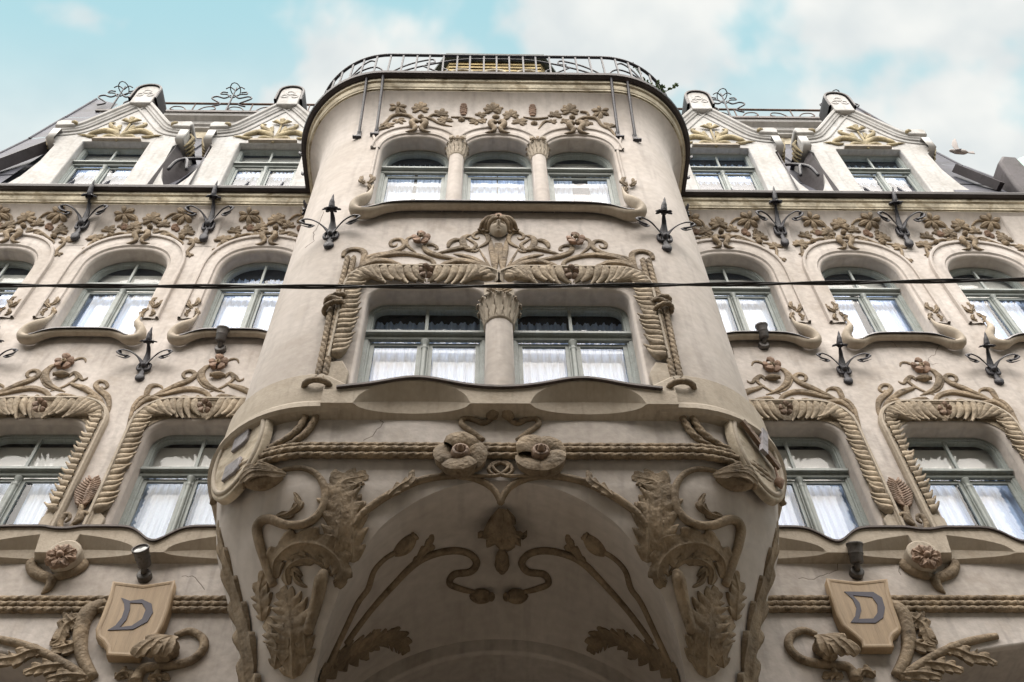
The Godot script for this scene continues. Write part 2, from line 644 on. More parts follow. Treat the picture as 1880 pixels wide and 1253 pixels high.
func corb(h: float, u: float) -> Vector3:   # u: 0 at the wall, 0.35 end of side, 0.7 end of corner, 1 arch edge (right side, x > 0)
	var zf := lut(ZF, h)
	var w := lut(WF, h)
	var a := arch_half(h)
	var r := minf(minf(BR, (zf - WZ) * 0.72), w - a - 0.04)
	if u < 0.3:
		return Vector3(w, h, lerpf(WZ, zf - r, u / 0.3))
	if u < 0.65:
		var t := (u - 0.3) / 0.35 * PI / 2
		return Vector3(w - r + r * cos(t), h, zf - r + r * sin(t))
	return Vector3(lerpf(w - r, a, (u - 0.65) / 0.35), h, zf)

func arch_half(h: float) -> float:
	if h >= 7.66: return 0.0
	var q := clampf((h - 6.0) / 1.66, 0, 1)
	return 1.45 * sqrt(1.0 - q * q)

func vault(t: float, s: float) -> Vector3:  # t: 0 left springing .. 1 right, s: 0 front edge .. 1 wall
	var drop := maxf(0.0, maxf(-t, t - 1.0))
	var a := PI * (1.0 - clampf(t, 0.0, 1.0))
	var f := Vector3(1.458 * cos(a), 6.0 + 1.668 * sin(a) - drop * 4.0, 0)
	f.z = lut(ZF, f.y)
	var g := Vector3(1.70 * cos(a), 6.0 + 1.47 * sin(a) - drop * 4.0, WZ)
	var p := f.lerp(g, s)
	p.y += sin(PI * s) * 0.14 * sin(a) * sin(a)
	return p

func bay():
	var b := MB.new()
	var w := part("bay_wall")
	for s: float in [-1.0, 1.0]:
		var rv := MB.new()
		wall_cell(b, minf(0, s * 1.68), maxf(0, s * 1.68), 8.3, 11.6, s * 0.775, BLOW, 0.03, BZ)
		reveal(rv, s * 0.775, BLOW, 0.03, BZ, 1.87)
		done(rv, "window_reveal", M.bayplaster, w)
	for j in 3:
		wall_cell(b, [-1.68, -0.565, 0.565][j], [-0.565, 0.565, 1.68][j], 11.6, 16.1, BX[j], BUP, 0.03, BZ)
		var rv := MB.new()
		reveal(rv, BX[j], BUP, 0.03, BZ, 1.87)
		done(rv, "window_reveal", M.bayplaster, w)
	for s: float in [-1.0, 1.0]:
		var rows := []
		for y: float in [8.3, 16.1]:
			var row := PackedVector3Array()
			for j in 17:
				var a := PI / 2 * j / 16
				row.append(Vector3(s * (BW - BR + BR * sin(a)), y, BZ - BR + BR * cos(a)))
			row.append(Vector3(s * BW, y, WZ - 0.1))
			rows.append(row)
		b.grid(rows)
	done(b, "bay_wall_face", M.bayplaster, w)
	# the corbel below
	var c := MB.new()
	for s: float in [-1.0, 1.0]:
		var rows := []
		var hs := []
		for j in 61: hs.append(4.8 + 2.86 * sin(PI / 2 * j / 60.0))
		for h in [7.8, 7.95, 8.1, 8.3]: hs.append(h)
		for h in hs:
			var row := PackedVector3Array()
			for k in 33:
				var p := corb(h, k / 32.0)
				p.x *= s
				row.append(p)
			rows.append(row)
		c.grid(rows)
	done(c, "corbel", M.bayplaster, building)
	var v := MB.new()
	var vr := []
	for k in 13:
		var row := PackedVector3Array()
		for j in 121: row.append(vault(-0.3 + 1.6 * j / 120.0, k / 12.0))
		vr.append(row)
	v.grid(vr)
	done(v, "vault", M.bayplaster, building)

# cornice profile: [outwards, height]
const CORN := [[0.0, 14.75], [0.002, 14.95], [0.012, 15.12], [0.036, 15.28], [0.078, 15.43], [0.138, 15.54], [0.195, 15.60], [0.225, 15.625], [0.225, 15.65], [0.25, 15.65], [0.25, 15.685], [0.265, 15.70], [0.275, 15.74], [0.285, 15.80], [0.315, 15.81], [0.32, 15.885]]
const GUT := [[0.29, 15.885], [0.36, 15.875], [0.405, 15.90], [0.415, 15.95], [0.40, 15.99], [0.34, 15.985], [0.1, 15.985], [-0.1, 15.99]]

func sweep_plan(cv: MB, b: MB, plan: Array, prof: Array):
	var rows := []
	for q in prof:
		var row := PackedVector3Array()
		for p in plan:
			row.append(Vector3(p[0].x + p[1].x * q[0], q[1], p[0].y + p[1].y * q[0]))
		rows.append(row)
	cv.grid(rows.slice(0, 8))
	for r in range(7 if prof.size() > 8 else 0, rows.size() - 1):
		b.grid([rows[r], rows[r + 1]])

func cornices():
	for s: float in [-1.0, 1.0]:
		var plan := [[Vector2(s * 9.3, WZ), Vector2(0, 1)], [Vector2(s * 2.6, WZ), Vector2(0, 1)]]
		var b := MB.new()
		var cv := MB.new()
		sweep_plan(cv, b, plan, CORN)
		done(b, "cornice", M.cornice, building)
		done(cv, "cornice_cove", M.plaster, building)
		var g := MB.new()
		var rows := []
		for q in GUT:
			rows.append(PackedVector3Array([Vector3(s * 9.3, q[1], WZ + q[0]), Vector3(s * 2.6, q[1], WZ + q[0])]))
		g.hard(rows)
		done(g, "gutter", M.gutter, building)
	var pl := bay_plan(BW, BZ, BR, WZ, 20)
	var b2 := MB.new()
	var cv2 := MB.new()
	sweep_plan(cv2, b2, pl, CORN)
	done(cv2, "bay_cornice_cove", M.plaster, building)
	done(b2, "bay_cornice", M.cornice, building)
	var g2 := MB.new()
	var rows2 := []
	for q in GUT:
		var row := PackedVector3Array()
		for p in pl: row.append(Vector3(p[0].x + p[1].x * q[0], q[1], p[0].y + p[1].y * q[0]))
		rows2.append(row)
	g2.hard(rows2)
	done(g2, "bay_gutter", M.gutter, building)

# ================================================================= windows
func window(cx: float, zf: float, k: Dictionary, tr_y: float, label: String, muntin := true, mull := true, sc := 1.0):
	var root := part("window", Vector3(cx, 0, zf), null, label)
	var b := MB.new()
	var cp := closed_path(k, 0.0)
	b.mould(cp, [[-0.005, -0.06], [-0.005, 0.035], [0.04, 0.035], [0.045, 0.02], [0.058, 0.02], [0.065, -0.005], [0.065, -0.06]], true)
	done(b, "frame", M.frame, root)
	var hw: float = k.hw
	var top: float = k.y1 if k.has("y1") else k.spring + k.rise
	var y0: float = k.y0
	var t := MB.new()
	var prof := [[-0.07, 0.0], [-0.07, 0.04], [-0.05, 0.05], [-0.04, 0.035], [-0.005, 0.035], [0.0, 0.085], [0.035, 0.085], [0.042, 0.07], [0.042, 0.0]]
	var rows := []
	for q in prof:
		rows.append(PackedVector3Array([Vector3(-hw + 0.01, tr_y + q[0], q[1]), Vector3(hw - 0.01, tr_y + q[0], q[1])]))
	t.hard(rows)
	done(t, "transom", M.frame, root)
	if mull:
		var mm := MB.new()
		mm.box(Vector3(0, (y0 + tr_y) / 2 - 0.04, -0.005), Vector3(0.085, tr_y - y0 - 0.09, 0.05))
		var o := done(mm, "mullion", M.frame, root)
		var cl := MB.new()
		cl.lathe([[0.032, y0], [0.030, tr_y - 0.22], [0.037, tr_y - 0.215], [0.037, tr_y - 0.195], [0.028, tr_y - 0.19], [0.030, tr_y - 0.16], [0.048, tr_y - 0.11], [0.05, tr_y - 0.088]], Vector3(0, 0, 0.02), Basis.IDENTITY, 12)
		done(cl, "mullion_column", M.frame, root)
	if muntin:
		var mu := MB.new()
		mu.box(Vector3(0, (top + tr_y) / 2, 0.0), Vector3(0.035, top - tr_y, 0.035))
		done(mu, "muntin", M.frame, root)
	# sashes: inner bars round each pane, and the panes
	var cells := []
	if mull:
		cells.append([-hw + 0.065, -0.04, y0, tr_y - 0.085])
		cells.append([0.04, hw - 0.065, y0, tr_y - 0.085])
	else:
		cells.append([-hw + 0.065, hw - 0.065, y0, tr_y - 0.085])
	for c in cells:
		var f := MB.new()
		f.box(Vector3(c[0] + 0.02, (c[2] + c[3]) / 2, -0.02), Vector3(0.04, c[3] - c[2], 0.03))
		f.box(Vector3(c[1] - 0.02, (c[2] + c[3]) / 2, -0.02), Vector3(0.04, c[3] - c[2], 0.03))
		f.box(Vector3((c[0] + c[1]) / 2, c[3] - 0.02, -0.021), Vector3(c[1] - c[0], 0.045, 0.03))
		done(f, "sash", M.frame, root)
	var panes := cells.duplicate()
	if muntin:
		panes.append([-hw + 0.02, -0.015, tr_y + 0.05, top - 0.02])
		panes.append([0.015, hw - 0.02, tr_y + 0.05, top - 0.02])
	else:
		panes.append([-hw + 0.02, hw - 0.02, tr_y + 0.05, top - 0.02])
	for c in panes:
		var g := MB.new()
		var z := -0.03
		var tilt := rng.randf_range(-0.004, 0.004)
		g.quad(Vector3(c[0], c[2], z), Vector3(c[1], c[2], z + tilt), Vector3(c[1], c[3], z + tilt), Vector3(c[0], c[3], z))
		done(g, "pane", M.glass, root)
	var ip := MB.new()
	ip.quad(Vector3(-hw, y0, -0.11), Vector3(hw, y0, -0.112), Vector3(hw, top, -0.112), Vector3(-hw, top, -0.11))
	done(ip, "inner_pane", M.glass, root)
	return root

func curtain(cx: float, zf: float, hw: float, y0: float, y1: float, label: String):
	var o := thing("curtain", label, "curtain", Vector3(cx, y0, zf), "sky-tinted curtains behind the panes")
	var fold := rng.randf_range(24.0, 44.0)
	var drape := rng.randf_range(0.0, 1.0)
	var m: Material = [M.curtain, M.curtain_sky_grey, M.curtain][rng.randi() % 3]
	for s: float in [-1.0, 1.0]:
		var gap := rng.randf_range(0.005, 0.03) if drape < 0.6 else rng.randf_range(0.03, 0.16)
		var rows := []
		for r in 9:
			var row := PackedVector3Array()
			var v := r / 8.0
			for j in 61:
				var u := j / 60.0
				var x := s * lerpf(gap * (1.0 + 0.8 * (1.0 - v)), hw, u)
				row.append(Vector3(x, v * (y1 - y0), -0.155 + 0.018 * sin(u * fold + 1.1 * s + 0.5 * v + cx) + 0.012 * sin(u * fold * 2.3 + cx * 3.0)))
			rows.append(row)
		var b := MB.new()
		b.grid(rows)
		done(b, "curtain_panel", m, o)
	# net behind some upper panes, paled to imitate the soffit mirrored in them
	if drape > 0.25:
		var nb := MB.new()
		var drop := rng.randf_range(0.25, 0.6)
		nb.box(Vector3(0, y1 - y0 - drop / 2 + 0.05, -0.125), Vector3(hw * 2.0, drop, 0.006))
		done(nb, "soffit_tone_blind", M.soffit_tone_blind, o)

func windows():
	var where := ["beside the bay", "second from the bay", "third from the bay"]
	for s: float in [-1.0, 1.0]:
		for j in 3:
			window(s * WX[j], 0.0, LOW, 9.97, "green window with paired sashes, lower row, %s" % where[j])
			window(s * WX[j], 0.0, UP, 13.9, "green arched window, upper row, %s" % where[j])
			if j < 2: curtain(s * WX[j], 0.0, 0.6, 8.45, 10.5, "pleated curtain tinted with sky reflection in the lower-row window %s" % where[j])
			curtain(s * WX[j], 0.0, 0.58, 12.2, 14.4, "pleated curtain tinted with sky reflection in the arched window %s" % where[j])
		window(s * 0.775, 1.95, BLOW, 10.0, "wide green window of the bay beside the stout column")
		curtain(s * 0.775, 1.95, 0.62, 8.45, 10.5, "pleated curtain tinted with sky reflection in the bay window beside the stout column")
	for j in 3:
		window(BX[j], 1.95, BUP, 13.87, "small green arched window of the bay", false, false)
		curtain(BX[j], 1.95, 0.46, 12.2, 14.4, "pleated curtain tinted with sky reflection in the bay's %s small arched window" % ("middle" if j == 1 else "outer"))

# ================================================================= ledges and sills
func strip(b: MB, x0: float, x1: float, n: int, f: Array):     # f: callables x -> Vector2(y, z), one strip between each two
	for r in f.size() - 1:
		var ra := PackedVector3Array()
		var rb := PackedVector3Array()
		for j in n + 1:
			var x := lerpf(x0, x1, float(j) / n)
			var p: Vector2 = f[r].call(x)
			var q: Vector2 = f[r + 1].call(x)
			ra.append(Vector3(x, p.x, p.y))
			rb.append(Vector3(x, q.x, q.y))
		b.grid([rb, ra])

func low_top(x: float) -> float:
	var d := 9.0
	for w in WX: d = minf(d, absf(absf(x) - w))
	return 8.77 - 0.2 * exp(-pow(d / 0.19, 2.0)) - 0.03 * smoothstep(0.75, 0.95, d)

func low_brow(x: float) -> float:
	var d := 9.0
	for w in WX: d = minf(d, absf(absf(x) - w))
	if d < 0.16 or d > 0.80: return 8.44
	return 8.44 + 0.235 * pow((d - 0.16) / 0.64, 0.42)

func bay_top(x: float) -> float:
	return 8.64 + 0.14 * exp(-pow((absf(x) - 0.775) / 0.40, 2.0)) - 0.02 * smoothstep(1.3, 1.6, absf(x))

func bay_brow(x: float) -> float:
	var d := absf(absf(x) - 0.80) / 0.52
	if d > 1.0: return 8.43
	return 8.43 + 0.315 * pow(1.0 - d * d, 0.5)

func ledges():
	for s: float in [-1.0, 1.0]:
		var b := MB.new()
		var x0 := 2.5 * s
		var x1 := 9.3 * s
		var zf := WZ + 0.14
		strip(b, x0, x1, 220, [func(x): return Vector2(low_top(x), WZ), func(x): return Vector2(low_top(x), zf), func(x): return Vector2(low_brow(x), zf),
			func(x): return Vector2(lerpf(low_brow(x), 8.43, 0.5), zf - (low_brow(x) - 8.44) * 0.42), func(x): return Vector2(8.43, zf - (low_brow(x) - 8.44) * 0.45), func(x): return Vector2(8.40, WZ)])
		done(b, "ledge", M.ornlight, building)
		var f := MB.new()
		strip(f, x0, x1, 220, [func(x): return Vector2(low_top(x) + 0.03, WZ), func(x): return Vector2(low_top(x) + 0.012, zf + 0.03), func(x): return Vector2(low_top(x) - 0.012, zf + 0.03), func(x): return Vector2(low_top(x) - 0.012, zf + 0.002)])
		done(f, "ledge_flashing", M.flash, building)
	var b2 := MB.new()
	var zb := BZ + 0.17
	strip(b2, -1.62, 1.62, 160, [func(x): return Vector2(bay_top(x), BZ), func(x): return Vector2(bay_top(x), zb), func(x): return Vector2(bay_brow(x), zb),
		func(x): return Vector2(lerpf(bay_brow(x), 8.43, 0.5), zb - (bay_brow(x) - 8.43) * 0.36), func(x): return Vector2(8.43, zb - (bay_brow(x) - 8.43) * 0.40), func(x): return Vector2(8.39, BZ)])
	for s: float in [-1.0, 1.0]:
		b2.box(Vector3(s * 1.62, 8.55, BZ + 0.085), Vector3(0.004, 0.25, 0.17))
	done(b2, "bay_ledge", M.ornlight, building)
	var f2 := MB.new()
	strip(f2, -1.5, 1.5, 160, [func(x): return Vector2(bay_top(x) + 0.03, BZ), func(x): return Vector2(bay_top(x) + 0.012, zb + 0.035), func(x): return Vector2(bay_top(x) - 0.014, zb + 0.035), func(x): return Vector2(bay_top(x) - 0.014, zb + 0.002)])
	done(f2, "ledge_flashing", M.flash, building)
	# band round the bay's corners
	for s: float in [-1.0, 1.0]:
		var c := MB.new()
		var rows := []
		for q in [[0.0, 9.02], [0.055, 9.0], [0.075, 8.97], [0.085, 8.56], [0.12, 8.50], [0.13, 8.43], [0.10, 8.40], [0.0, 8.39]]:
			var row := PackedVector3Array()
			row.append(Vector3(s * (BW + q[0]), q[1], WZ))
			for j in 17:
				var a := PI / 2 * j / 16
				row.append(Vector3(s * (BW - BR + (BR + q[0]) * cos(a)), q[1] , BZ - BR + (BR + q[0]) * sin(a)))
			row.append(Vector3(s * 1.45, q[1] - (0.16 if q[1] > 8.9 else 0.0), BZ + q[0]))
			rows.append(row)
		c.hard(rows)
		done(c, "corner_band", M.ornlight, building)
	# upper window sills with curled ears
	var half := PackedVector2Array([Vector2(0.60, 12.88), Vector2(0.605, 12.70), Vector2(0.64, 12.55), Vector2(0.715, 12.42), Vector2(0.77, 12.31), Vector2(0.775, 12.20), Vector2(0.72, 12.14), Vector2(0.62, 12.14), Vector2(0.50, 12.22), Vector2(0.36, 12.275), Vector2(0.15, 12.29)])
	for s: float in [-1.0, 1.0]:
		for j in 3:
			sill(half, s * WX[j], WZ, 0.585)
	var hb := PackedVector2Array([Vector2(1.60, 12.95), Vector2(1.605, 12.75), Vector2(1.63, 12.55), Vector2(1.70, 12.4), Vector2(1.755, 12.28), Vector2(1.75, 12.16), Vector2(1.68, 12.09), Vector2(1.55, 12.10), Vector2(1.36, 12.21), Vector2(1.1, 12.26), Vector2(0.6, 12.27)])
	sill(hb, 0.0, BZ, 1.59)

func sill(half: PackedVector2Array, cx: float, wz: float, hw: float):
	var root := part("window_sill", Vector3(cx, 0, wz))
	var p := PackedVector3Array()
	var r := []
	var sm := smooth2(half, 6)
	var k := sm.size()
	for j in k: p.append(Vector3(-sm[j].x, sm[j].y, 0.03 + 0.07 * smoothstep(0, 0.35, float(j) / k)))
	for j in k: p.append(Vector3(sm[k - 1 - j].x, sm[k - 1 - j].y, 0.03 + 0.07 * smoothstep(0, 0.35, float(k - 1 - j) / k)))
	for j in p.size():
		var e := float(mini(j, p.size() - 1 - j)) / k
		r.append(lerpf(0.012, 0.062, smoothstep(0, 0.3, e)) - 0.022 * smoothstep(0.62, 0.9, e))
	var b := MB.new()
	b.tube(p, r, 10, 1.35, Vector3(0, 0, 1))
	done(b, "sill_lip", M.ornlight, root)
	# lead sheet on top, back to the frame
	var f := MB.new()
	var ra := PackedVector3Array()
	var rb := PackedVector3Array()
	var rc := PackedVector3Array()
	for j in 41:
		var x := lerpf(-hw - 0.06, hw + 0.06, j / 40.0)
		var y: float = sm[k - 1].y + 0.035
		for q in sm.size() - 1:
			if q > k * 0.5 and sm[q].x >= absf(x) and sm[q + 1].x <= absf(x):
				y = lerpf(sm[q].y, sm[q + 1].y, (sm[q].x - absf(x)) / maxf(1e-5, sm[q].x - sm[q + 1].x)) + 0.035
		rc.append(Vector3(x, y - 0.03, 0.185))
		ra.append(Vector3(x, y, 0.175))
		rb.append(Vector3(clampf(x, -hw, hw), maxf(y + 0.02, sm[k - 1].y), -0.2))
	f.hard([rc, ra, rb])
	done(f, "lead_sheet", M.lead, root)

# ================================================================= roof and dormers
const DX := [4.2, 7.12]
const DW := {hw = 0.62, y0 = 16.2, y1 = 18.78, r = 0.03}
const DZ := 0.1

func roof_z(y: float) -> float:
	return lerpf(0.28, -1.3, (y - 16.0) / 6.0)

func roof():
	# steep metal sheets between the dormers
	var k := 0
	var x := -9.4
	while x < 9.2:
		var w := 0.62
		for seg in 3:
			var y0 := 16.0 + seg * 2.0
			var y1 := y0 + 2.0
			var b := MB.new()
			var lift := 0.004 * (seg % 2) + 0.003 * (k % 2)
			b.quad(Vector3(x + 0.004, y0, roof_z(y0) + lift), Vector3(x + w - 0.004, y0, roof_z(y0) + lift), Vector3(x + w - 0.004, y1, roof_z(y1) + lift), Vector3(x + 0.004, y1, roof_z(y1) + lift))
			b.bar(Vector3(x, y0, roof_z(y0) + 0.02), Vector3(x, y1, roof_z(y1) + 0.02), 0.018, 0.05)
			b.bar(Vector3(x + 0.02, y1, roof_z(y1) + 0.008), Vector3(x + w - 0.02, y1, roof_z(y1) + 0.008), 0.02, 0.012)
			done(b, "roof_sheet", M.roof, building)
		x += w
		k += 1
	var e := MB.new()
	for s: float in [-1.0, 1.0]:
		var xe := -9.4 if s < 0 else 9.2
		e.poly(PackedVector2Array([Vector2(0.26, 16), Vector2(-1.3, 22), Vector2(-6, 22), Vector2(-6, 16)]), Vector3(xe, 0, 0), Vector3(0, 0, 1), Vector3.UP)
	e.quad(Vector3(-9.4, 22.0, -1.3), Vector3(9.2, 22.0, -1.3), Vector3(9.2, 22.0, -6), Vector3(-9.4, 22.0, -6))
	done(e, "roof_end", M.roof, building)
	# attic wall with its cornice above
	var a := MB.new()
	a.box(Vector3(-0.25, 22.3, -1.75), Vector3(17.4, 0.75, 0.8))
	done(a, "attic_wall", M.cornice, building)
	var ac := MB.new()
	var prof := [[-1.35, 22.5], [-1.27, 22.52], [-1.27, 22.6], [-1.22, 22.62], [-1.20, 22.72], [-1.08, 22.78], [-1.05, 22.86]]
	var rows := []
	for q in prof: rows.append(PackedVector3Array([Vector3(-9.0, q[1], q[0]), Vector3(8.5, q[1], q[0])]))
	ac.hard(rows)
	done(ac, "attic_cornice", M.dormer, building)
	var ag := MB.new()
	ag.box(Vector3(-0.25, 22.9, -1.35), Vector3(17.7, 0.09, 0.66))
	done(ag, "attic_gutter", M.flash, building)
	# metal hips at both ends, with a box gutter beside the outer dormers
	for s: float in [-1.0, 1.0]:
		var h := [Vector3(-10.5, 16, 0.3), Vector3(-9.8, 19.5, -0.62), Vector3(-9.5, 24.1, -1.28), Vector3(-8.9, 23.8, -1.28), Vector3(-8.5, 16, 0.3)] if s < 0 else [Vector3(9.7, 16, 0.3), Vector3(9.4, 20, -0.75), Vector3(8.8, 24.1, -1.28), Vector3(8.3, 23.8, -1.28), Vector3(8.1, 16, 0.3)]
		for k2 in 5:
			var r := MB.new()
			var t0 := k2 / 5.0
			var t1 := (k2 + 1) / 5.0 - 0.006
			var L0: Vector3 = h[0].lerp(h[1], minf(1.0, t0 * 2.2)) if t0 < 0.45 else h[1].lerp(h[2], (t0 - 0.45) / 0.55)
			var L1: Vector3 = h[0].lerp(h[1], minf(1.0, t1 * 2.2)) if t1 < 0.45 else h[1].lerp(h[2], (t1 - 0.45) / 0.55)
			var q0: Vector3 = h[4].lerp(h[3], t0)
			var q1: Vector3 = h[4].lerp(h[3], t1)
			var up := Vector3(0, 0, 0.03 + 0.006 * (k2 % 2))
			r.quad(L0 + up, q0 + up, q1 + up, L1 + up)
			r.tube(PackedVector3Array([L0 + up, L1 + up]), 0.03, 6)
			done(r, "hip_sheet", M.roof, building)
		var g := MB.new()
		if s < 0: g.bar(Vector3(-9.15, 17.2, 0.16), Vector3(-8.42, 18.95, -0.05), 0.16, 0.2, Vector3(-0.4, 0, 1))
		else: g.bar(Vector3(8.62, 18.2, 0.0), Vector3(9.0, 17.2, 0.14), 0.12, 0.16, Vector3(0.4, 0, 1))
		done(g, "roof_gutter", M.cheek, building)
	for s: float in [-1.0, 1.0]:
		for j in 2: dormer(s * DX[j], s, j)
	railings()
	# lantern house above the bay
	var L := part("roof_lantern", Vector3(0, 0, 0), null, "small ochre attic house with dark eaves behind the railing")
	var pl := PackedVector2Array([Vector2(-1.75, -1.6), Vector2(-1.75, -1.0), Vector2(-1.12, -0.15), Vector2(1.12, -0.15), Vector2(1.75, -1.0), Vector2(1.75, -1.6)])
	var lw := MB.new()
	var ro := []
	for y: float in [20.0, 24.02]:
		var row := PackedVector3Array()
		for p in pl: row.append(Vector3(p.x * 0.95, y, p.y - 0.06))
		ro.append(row)
	lw.hard(ro)
	for q in pl.size() - 1:
		var p0 := Vector3(pl[q].x * 0.95, 0, pl[q].y - 0.06)
		var p1 := Vector3(pl[q + 1].x * 0.95, 0, pl[q + 1].y - 0.06)
		lw.quad(p0 + Vector3(0, 20, 0), p1 + Vector3(0, 20, 0), p1 + Vector3(0, 24.02, 0), p0 + Vector3(0, 24.02, 0))
	done(lw, "lantern_wall", M.yellow, L)
	var eave := MB.new()
	var q2 := PackedVector2Array()
	for p in pl: q2.append(Vector2(p.x * 1.02, p.y + 0.1))
	eave.poly(q2, Vector3(0, 24.02, 0), Vector3.RIGHT, Vector3(0, 0, 1))
	for q in pl.size() - 1:
		eave.quad(Vector3(q2[q].x, 24.02, q2[q].y), Vector3(q2[q + 1].x, 24.02, q2[q + 1].y), Vector3(q2[q + 1].x, 24.13, q2[q + 1].y), Vector3(q2[q].x, 24.13, q2[q].y))
	eave.poly(q2, Vector3(0, 24.13, 0), Vector3.RIGHT, Vector3(0, 0, 1))
	done(eave, "eave", M.eave_paint, L)
	var hd := MB.new()
	for xx: float in [-0.75, 0.0, 0.75]:
		var pts := PackedVector3Array()
		for j in 9: pts.append(Vector3(xx + 0.24 * cos(PI * j / 8), 23.3 + 0.16 * sin(PI * j / 8), -0.20))
		hd.tube(pts, 0.035, 6)
	done(hd, "arch_moulding", M.cornice, L)
	# flat roof of the bay
	var br := MB.new()
	var bp := PackedVector2Array()
	for p in bay_plan(BW + 0.2, BZ + 0.2, BR + 0.2, -0.1): bp.append(p[0])
	br.poly(bp, Vector3(0, 15.992, 0), Vector3.RIGHT, Vector3(0, 0, 1))
	done(br, "bay_roof", M.roof, building)

func dormer(cx: float, s: float, idx: int):
	var root := part("dormer", Vector3(cx, 0, DZ), null, "white gabled dormer with carved lily relief")
	# front: coping line over the right half
	var cop := smooth2(PackedVector2Array([Vector2(1.27, 19.22), Vector2(1.02, 19.24), Vector2(0.80, 19.36), Vector2(0.58, 19.68), Vector2(0.34, 20.07), Vector2(0.15, 20.37), Vector2(0.0, 20.58)]), 5)
	var out := PackedVector2Array([Vector2(2.2, 16.0), Vector2(1.72, 16.45), Vector2(1.42, 16.85), Vector2(1.22, 17.35), Vector2(1.11, 17.95), Vector2(1.09, 18.62), Vector2(1.2, 18.74), Vector2(1.2, 19.2)])
	var b := MB.new()
	for h: float in [-1.0, 1.0]:
		var poly := PackedVector2Array([Vector2(0, 16.0)])
		for q in out: poly.append(q)
		for q in range(1, cop.size()): poly.append(cop[q])
		var hp := half_open(DW, 0.02)
		for q in range(hp.size() - 1, -1, -1): poly.append(hp[q])
		var pp := PackedVector2Array()
		for q in poly: pp.append(Vector2(q.x * h, q.y))
		b.poly(pp, Vector3.ZERO)
		# side wall of the dormer
		var ra := PackedVector3Array()
		var rb := PackedVector3Array()
		for q in out:
			ra.append(Vector3(h * q.x, q.y, 0)); rb.append(Vector3(h * q.x, q.y, -1.4))
		b.grid([ra, rb])
	reveal(b, 0, DW, 0.02, 0.0, -0.26)
	done(b, "gable_wall", M.dormer, root)
	# metal roof of the dormer behind the coping
	var rf := MB.new()
	for h: float in [-1.0, 1.0]:
		var ra := PackedVector3Array()
		var rb := PackedVector3Array()
		for q in cop:
			ra.append(Vector3(h * q.x, q.y + 0.02, 0)); rb.append(Vector3(h * q.x, q.y + 0.02, -2.2))
		rf.grid([ra, rb])
	done(rf, "dormer_roof", M.roof, root)
	var path := PackedVector2Array()
	for q in cop.size(): path.append(cop[q])
	for q in range(cop.size() - 2, -1, -1): path.append(Vector2(-cop[q].x, cop[q].y))
	var m := MB.new()
	m.mould(path, [[0.06, 0.0], [0.06, 0.03], [0.03, 0.04], [0.015, 0.06], [-0.03, 0.065], [-0.045, 0.10], [-0.09, 0.11], [-0.11, 0.09], [-0.11, -0.15]])
	done(m, "coping", M.dormer, root)
	var inner := MB.new()
	inner.mould(path, [[0.20, 0.0], [0.20, 0.018], [0.18, 0.026], [0.165, 0.018], [0.165, 0.0]])
	done(inner, "gable_bead", M.dormer, root)
	for h: float in [-1.0, 1.0]:
		var sh := MB.new()
		sh.slab(PackedVector2Array([Vector2(h * 0.92, 19.28), Vector2(h * 1.28, 19.25), Vector2(h * 1.30, 19.42), Vector2(h * 1.24, 19.5), Vector2(h * 0.98, 19.48)]), Vector3(0, 0, -0.25), 0.37, 0.03)
		done(sh, "shoulder_block", M.dormer, root)
		var so := MB.new()
		so.lathe([[0.0, 0.07], [0.04, 0.06], [0.06, 0.0], [0.04, -0.06], [0.0, -0.07]], Vector3(h * 0.95, 19.38, 0.10), Basis(Vector3(0, 0, 1), Vector3(h, 0.3, 0).normalized(), Vector3(0, 1, 0)), 8)
		done(so, "shell_boss", M.gable_orn, root)
		# bracket under the shoulder: fluted block and carved leaf
		var br := MB.new()
		br.slab(PackedVector2Array([Vector2(-0.34, 18.72), Vector2(0.10, 18.72), Vector2(0.10, 19.14), Vector2(-0.34, 19.14)]), Vector3(h * 1.12, 0, 0), 0.16, 0.02, Vector3(0, 0, 1), Vector3.UP) if h < 0 else br.slab(PackedVector2Array([Vector2(-0.10, 18.72), Vector2(0.34, 18.72), Vector2(0.34, 19.14), Vector2(-0.10, 19.14)]), Vector3(1.12, 0, 0), 0.16, 0.02, Vector3(0, 0, -1), Vector3.UP)
		done(br, "bracket", M.dormer, root)
		var lf := MB.new()
		for q in 4:
			lf.tube(PackedVector3Array([Vector3(h * 1.28, 19.18 - q * 0.05, -0.02 - q * 0.07), Vector3(h * 1.36, 19.05 - q * 0.05, -0.04 - q * 0.07), Vector3(h * 1.33, 18.86 - q * 0.04, -0.05 - q * 0.07), Vector3(h * 1.27, 18.7, -0.05 - q * 0.07)]), [0.02, 0.036, 0.032, 0.01], 7)
		done(lf, "carved_leaf", M.gable_orn, root)
	# dark sheet metal cheek and hook beside the dormer (inner flanks)
	var hs := s if idx == 0 else -s
	var ck := MB.new()
	ck.slab(PackedVector2Array([Vector2(0.0, 18.72), Vector2(0.45, 18.35), Vector2(0.3, 17.1), Vector2(-0.1, 16.75)]) if hs > 0 else PackedVector2Array([Vector2(0.0, 18.72), Vector2(-0.45, 18.35), Vector2(-0.3, 17.1), Vector2(0.1, 16.75)]), Vector3(hs * 1.14, 0, -0.02), 0.02, 0.004, Vector3(0.55, 0, -0.83 * hs).normalized() , Vector3.UP)
	done(ck, "metal_cheek", M.cheek, root)
	var hk := MB.new()
	hk.tube(smooth3(PackedVector3Array([Vector3(hs * 1.3, 18.5, -0.2), Vector3(hs * 1.42, 18.2, -0.05), Vector3(hs * 1.55, 17.9, 0.05), Vector3(hs * 1.62, 17.55, 0.05)]), 4), 0.03, 6)
	done(hk, "snow_hook", M.iron, root)
	# finial
	var fp := PackedVector2Array([Vector2(-0.215, 20.38), Vector2(0.215, 20.38), Vector2(0.225, 20.95)])
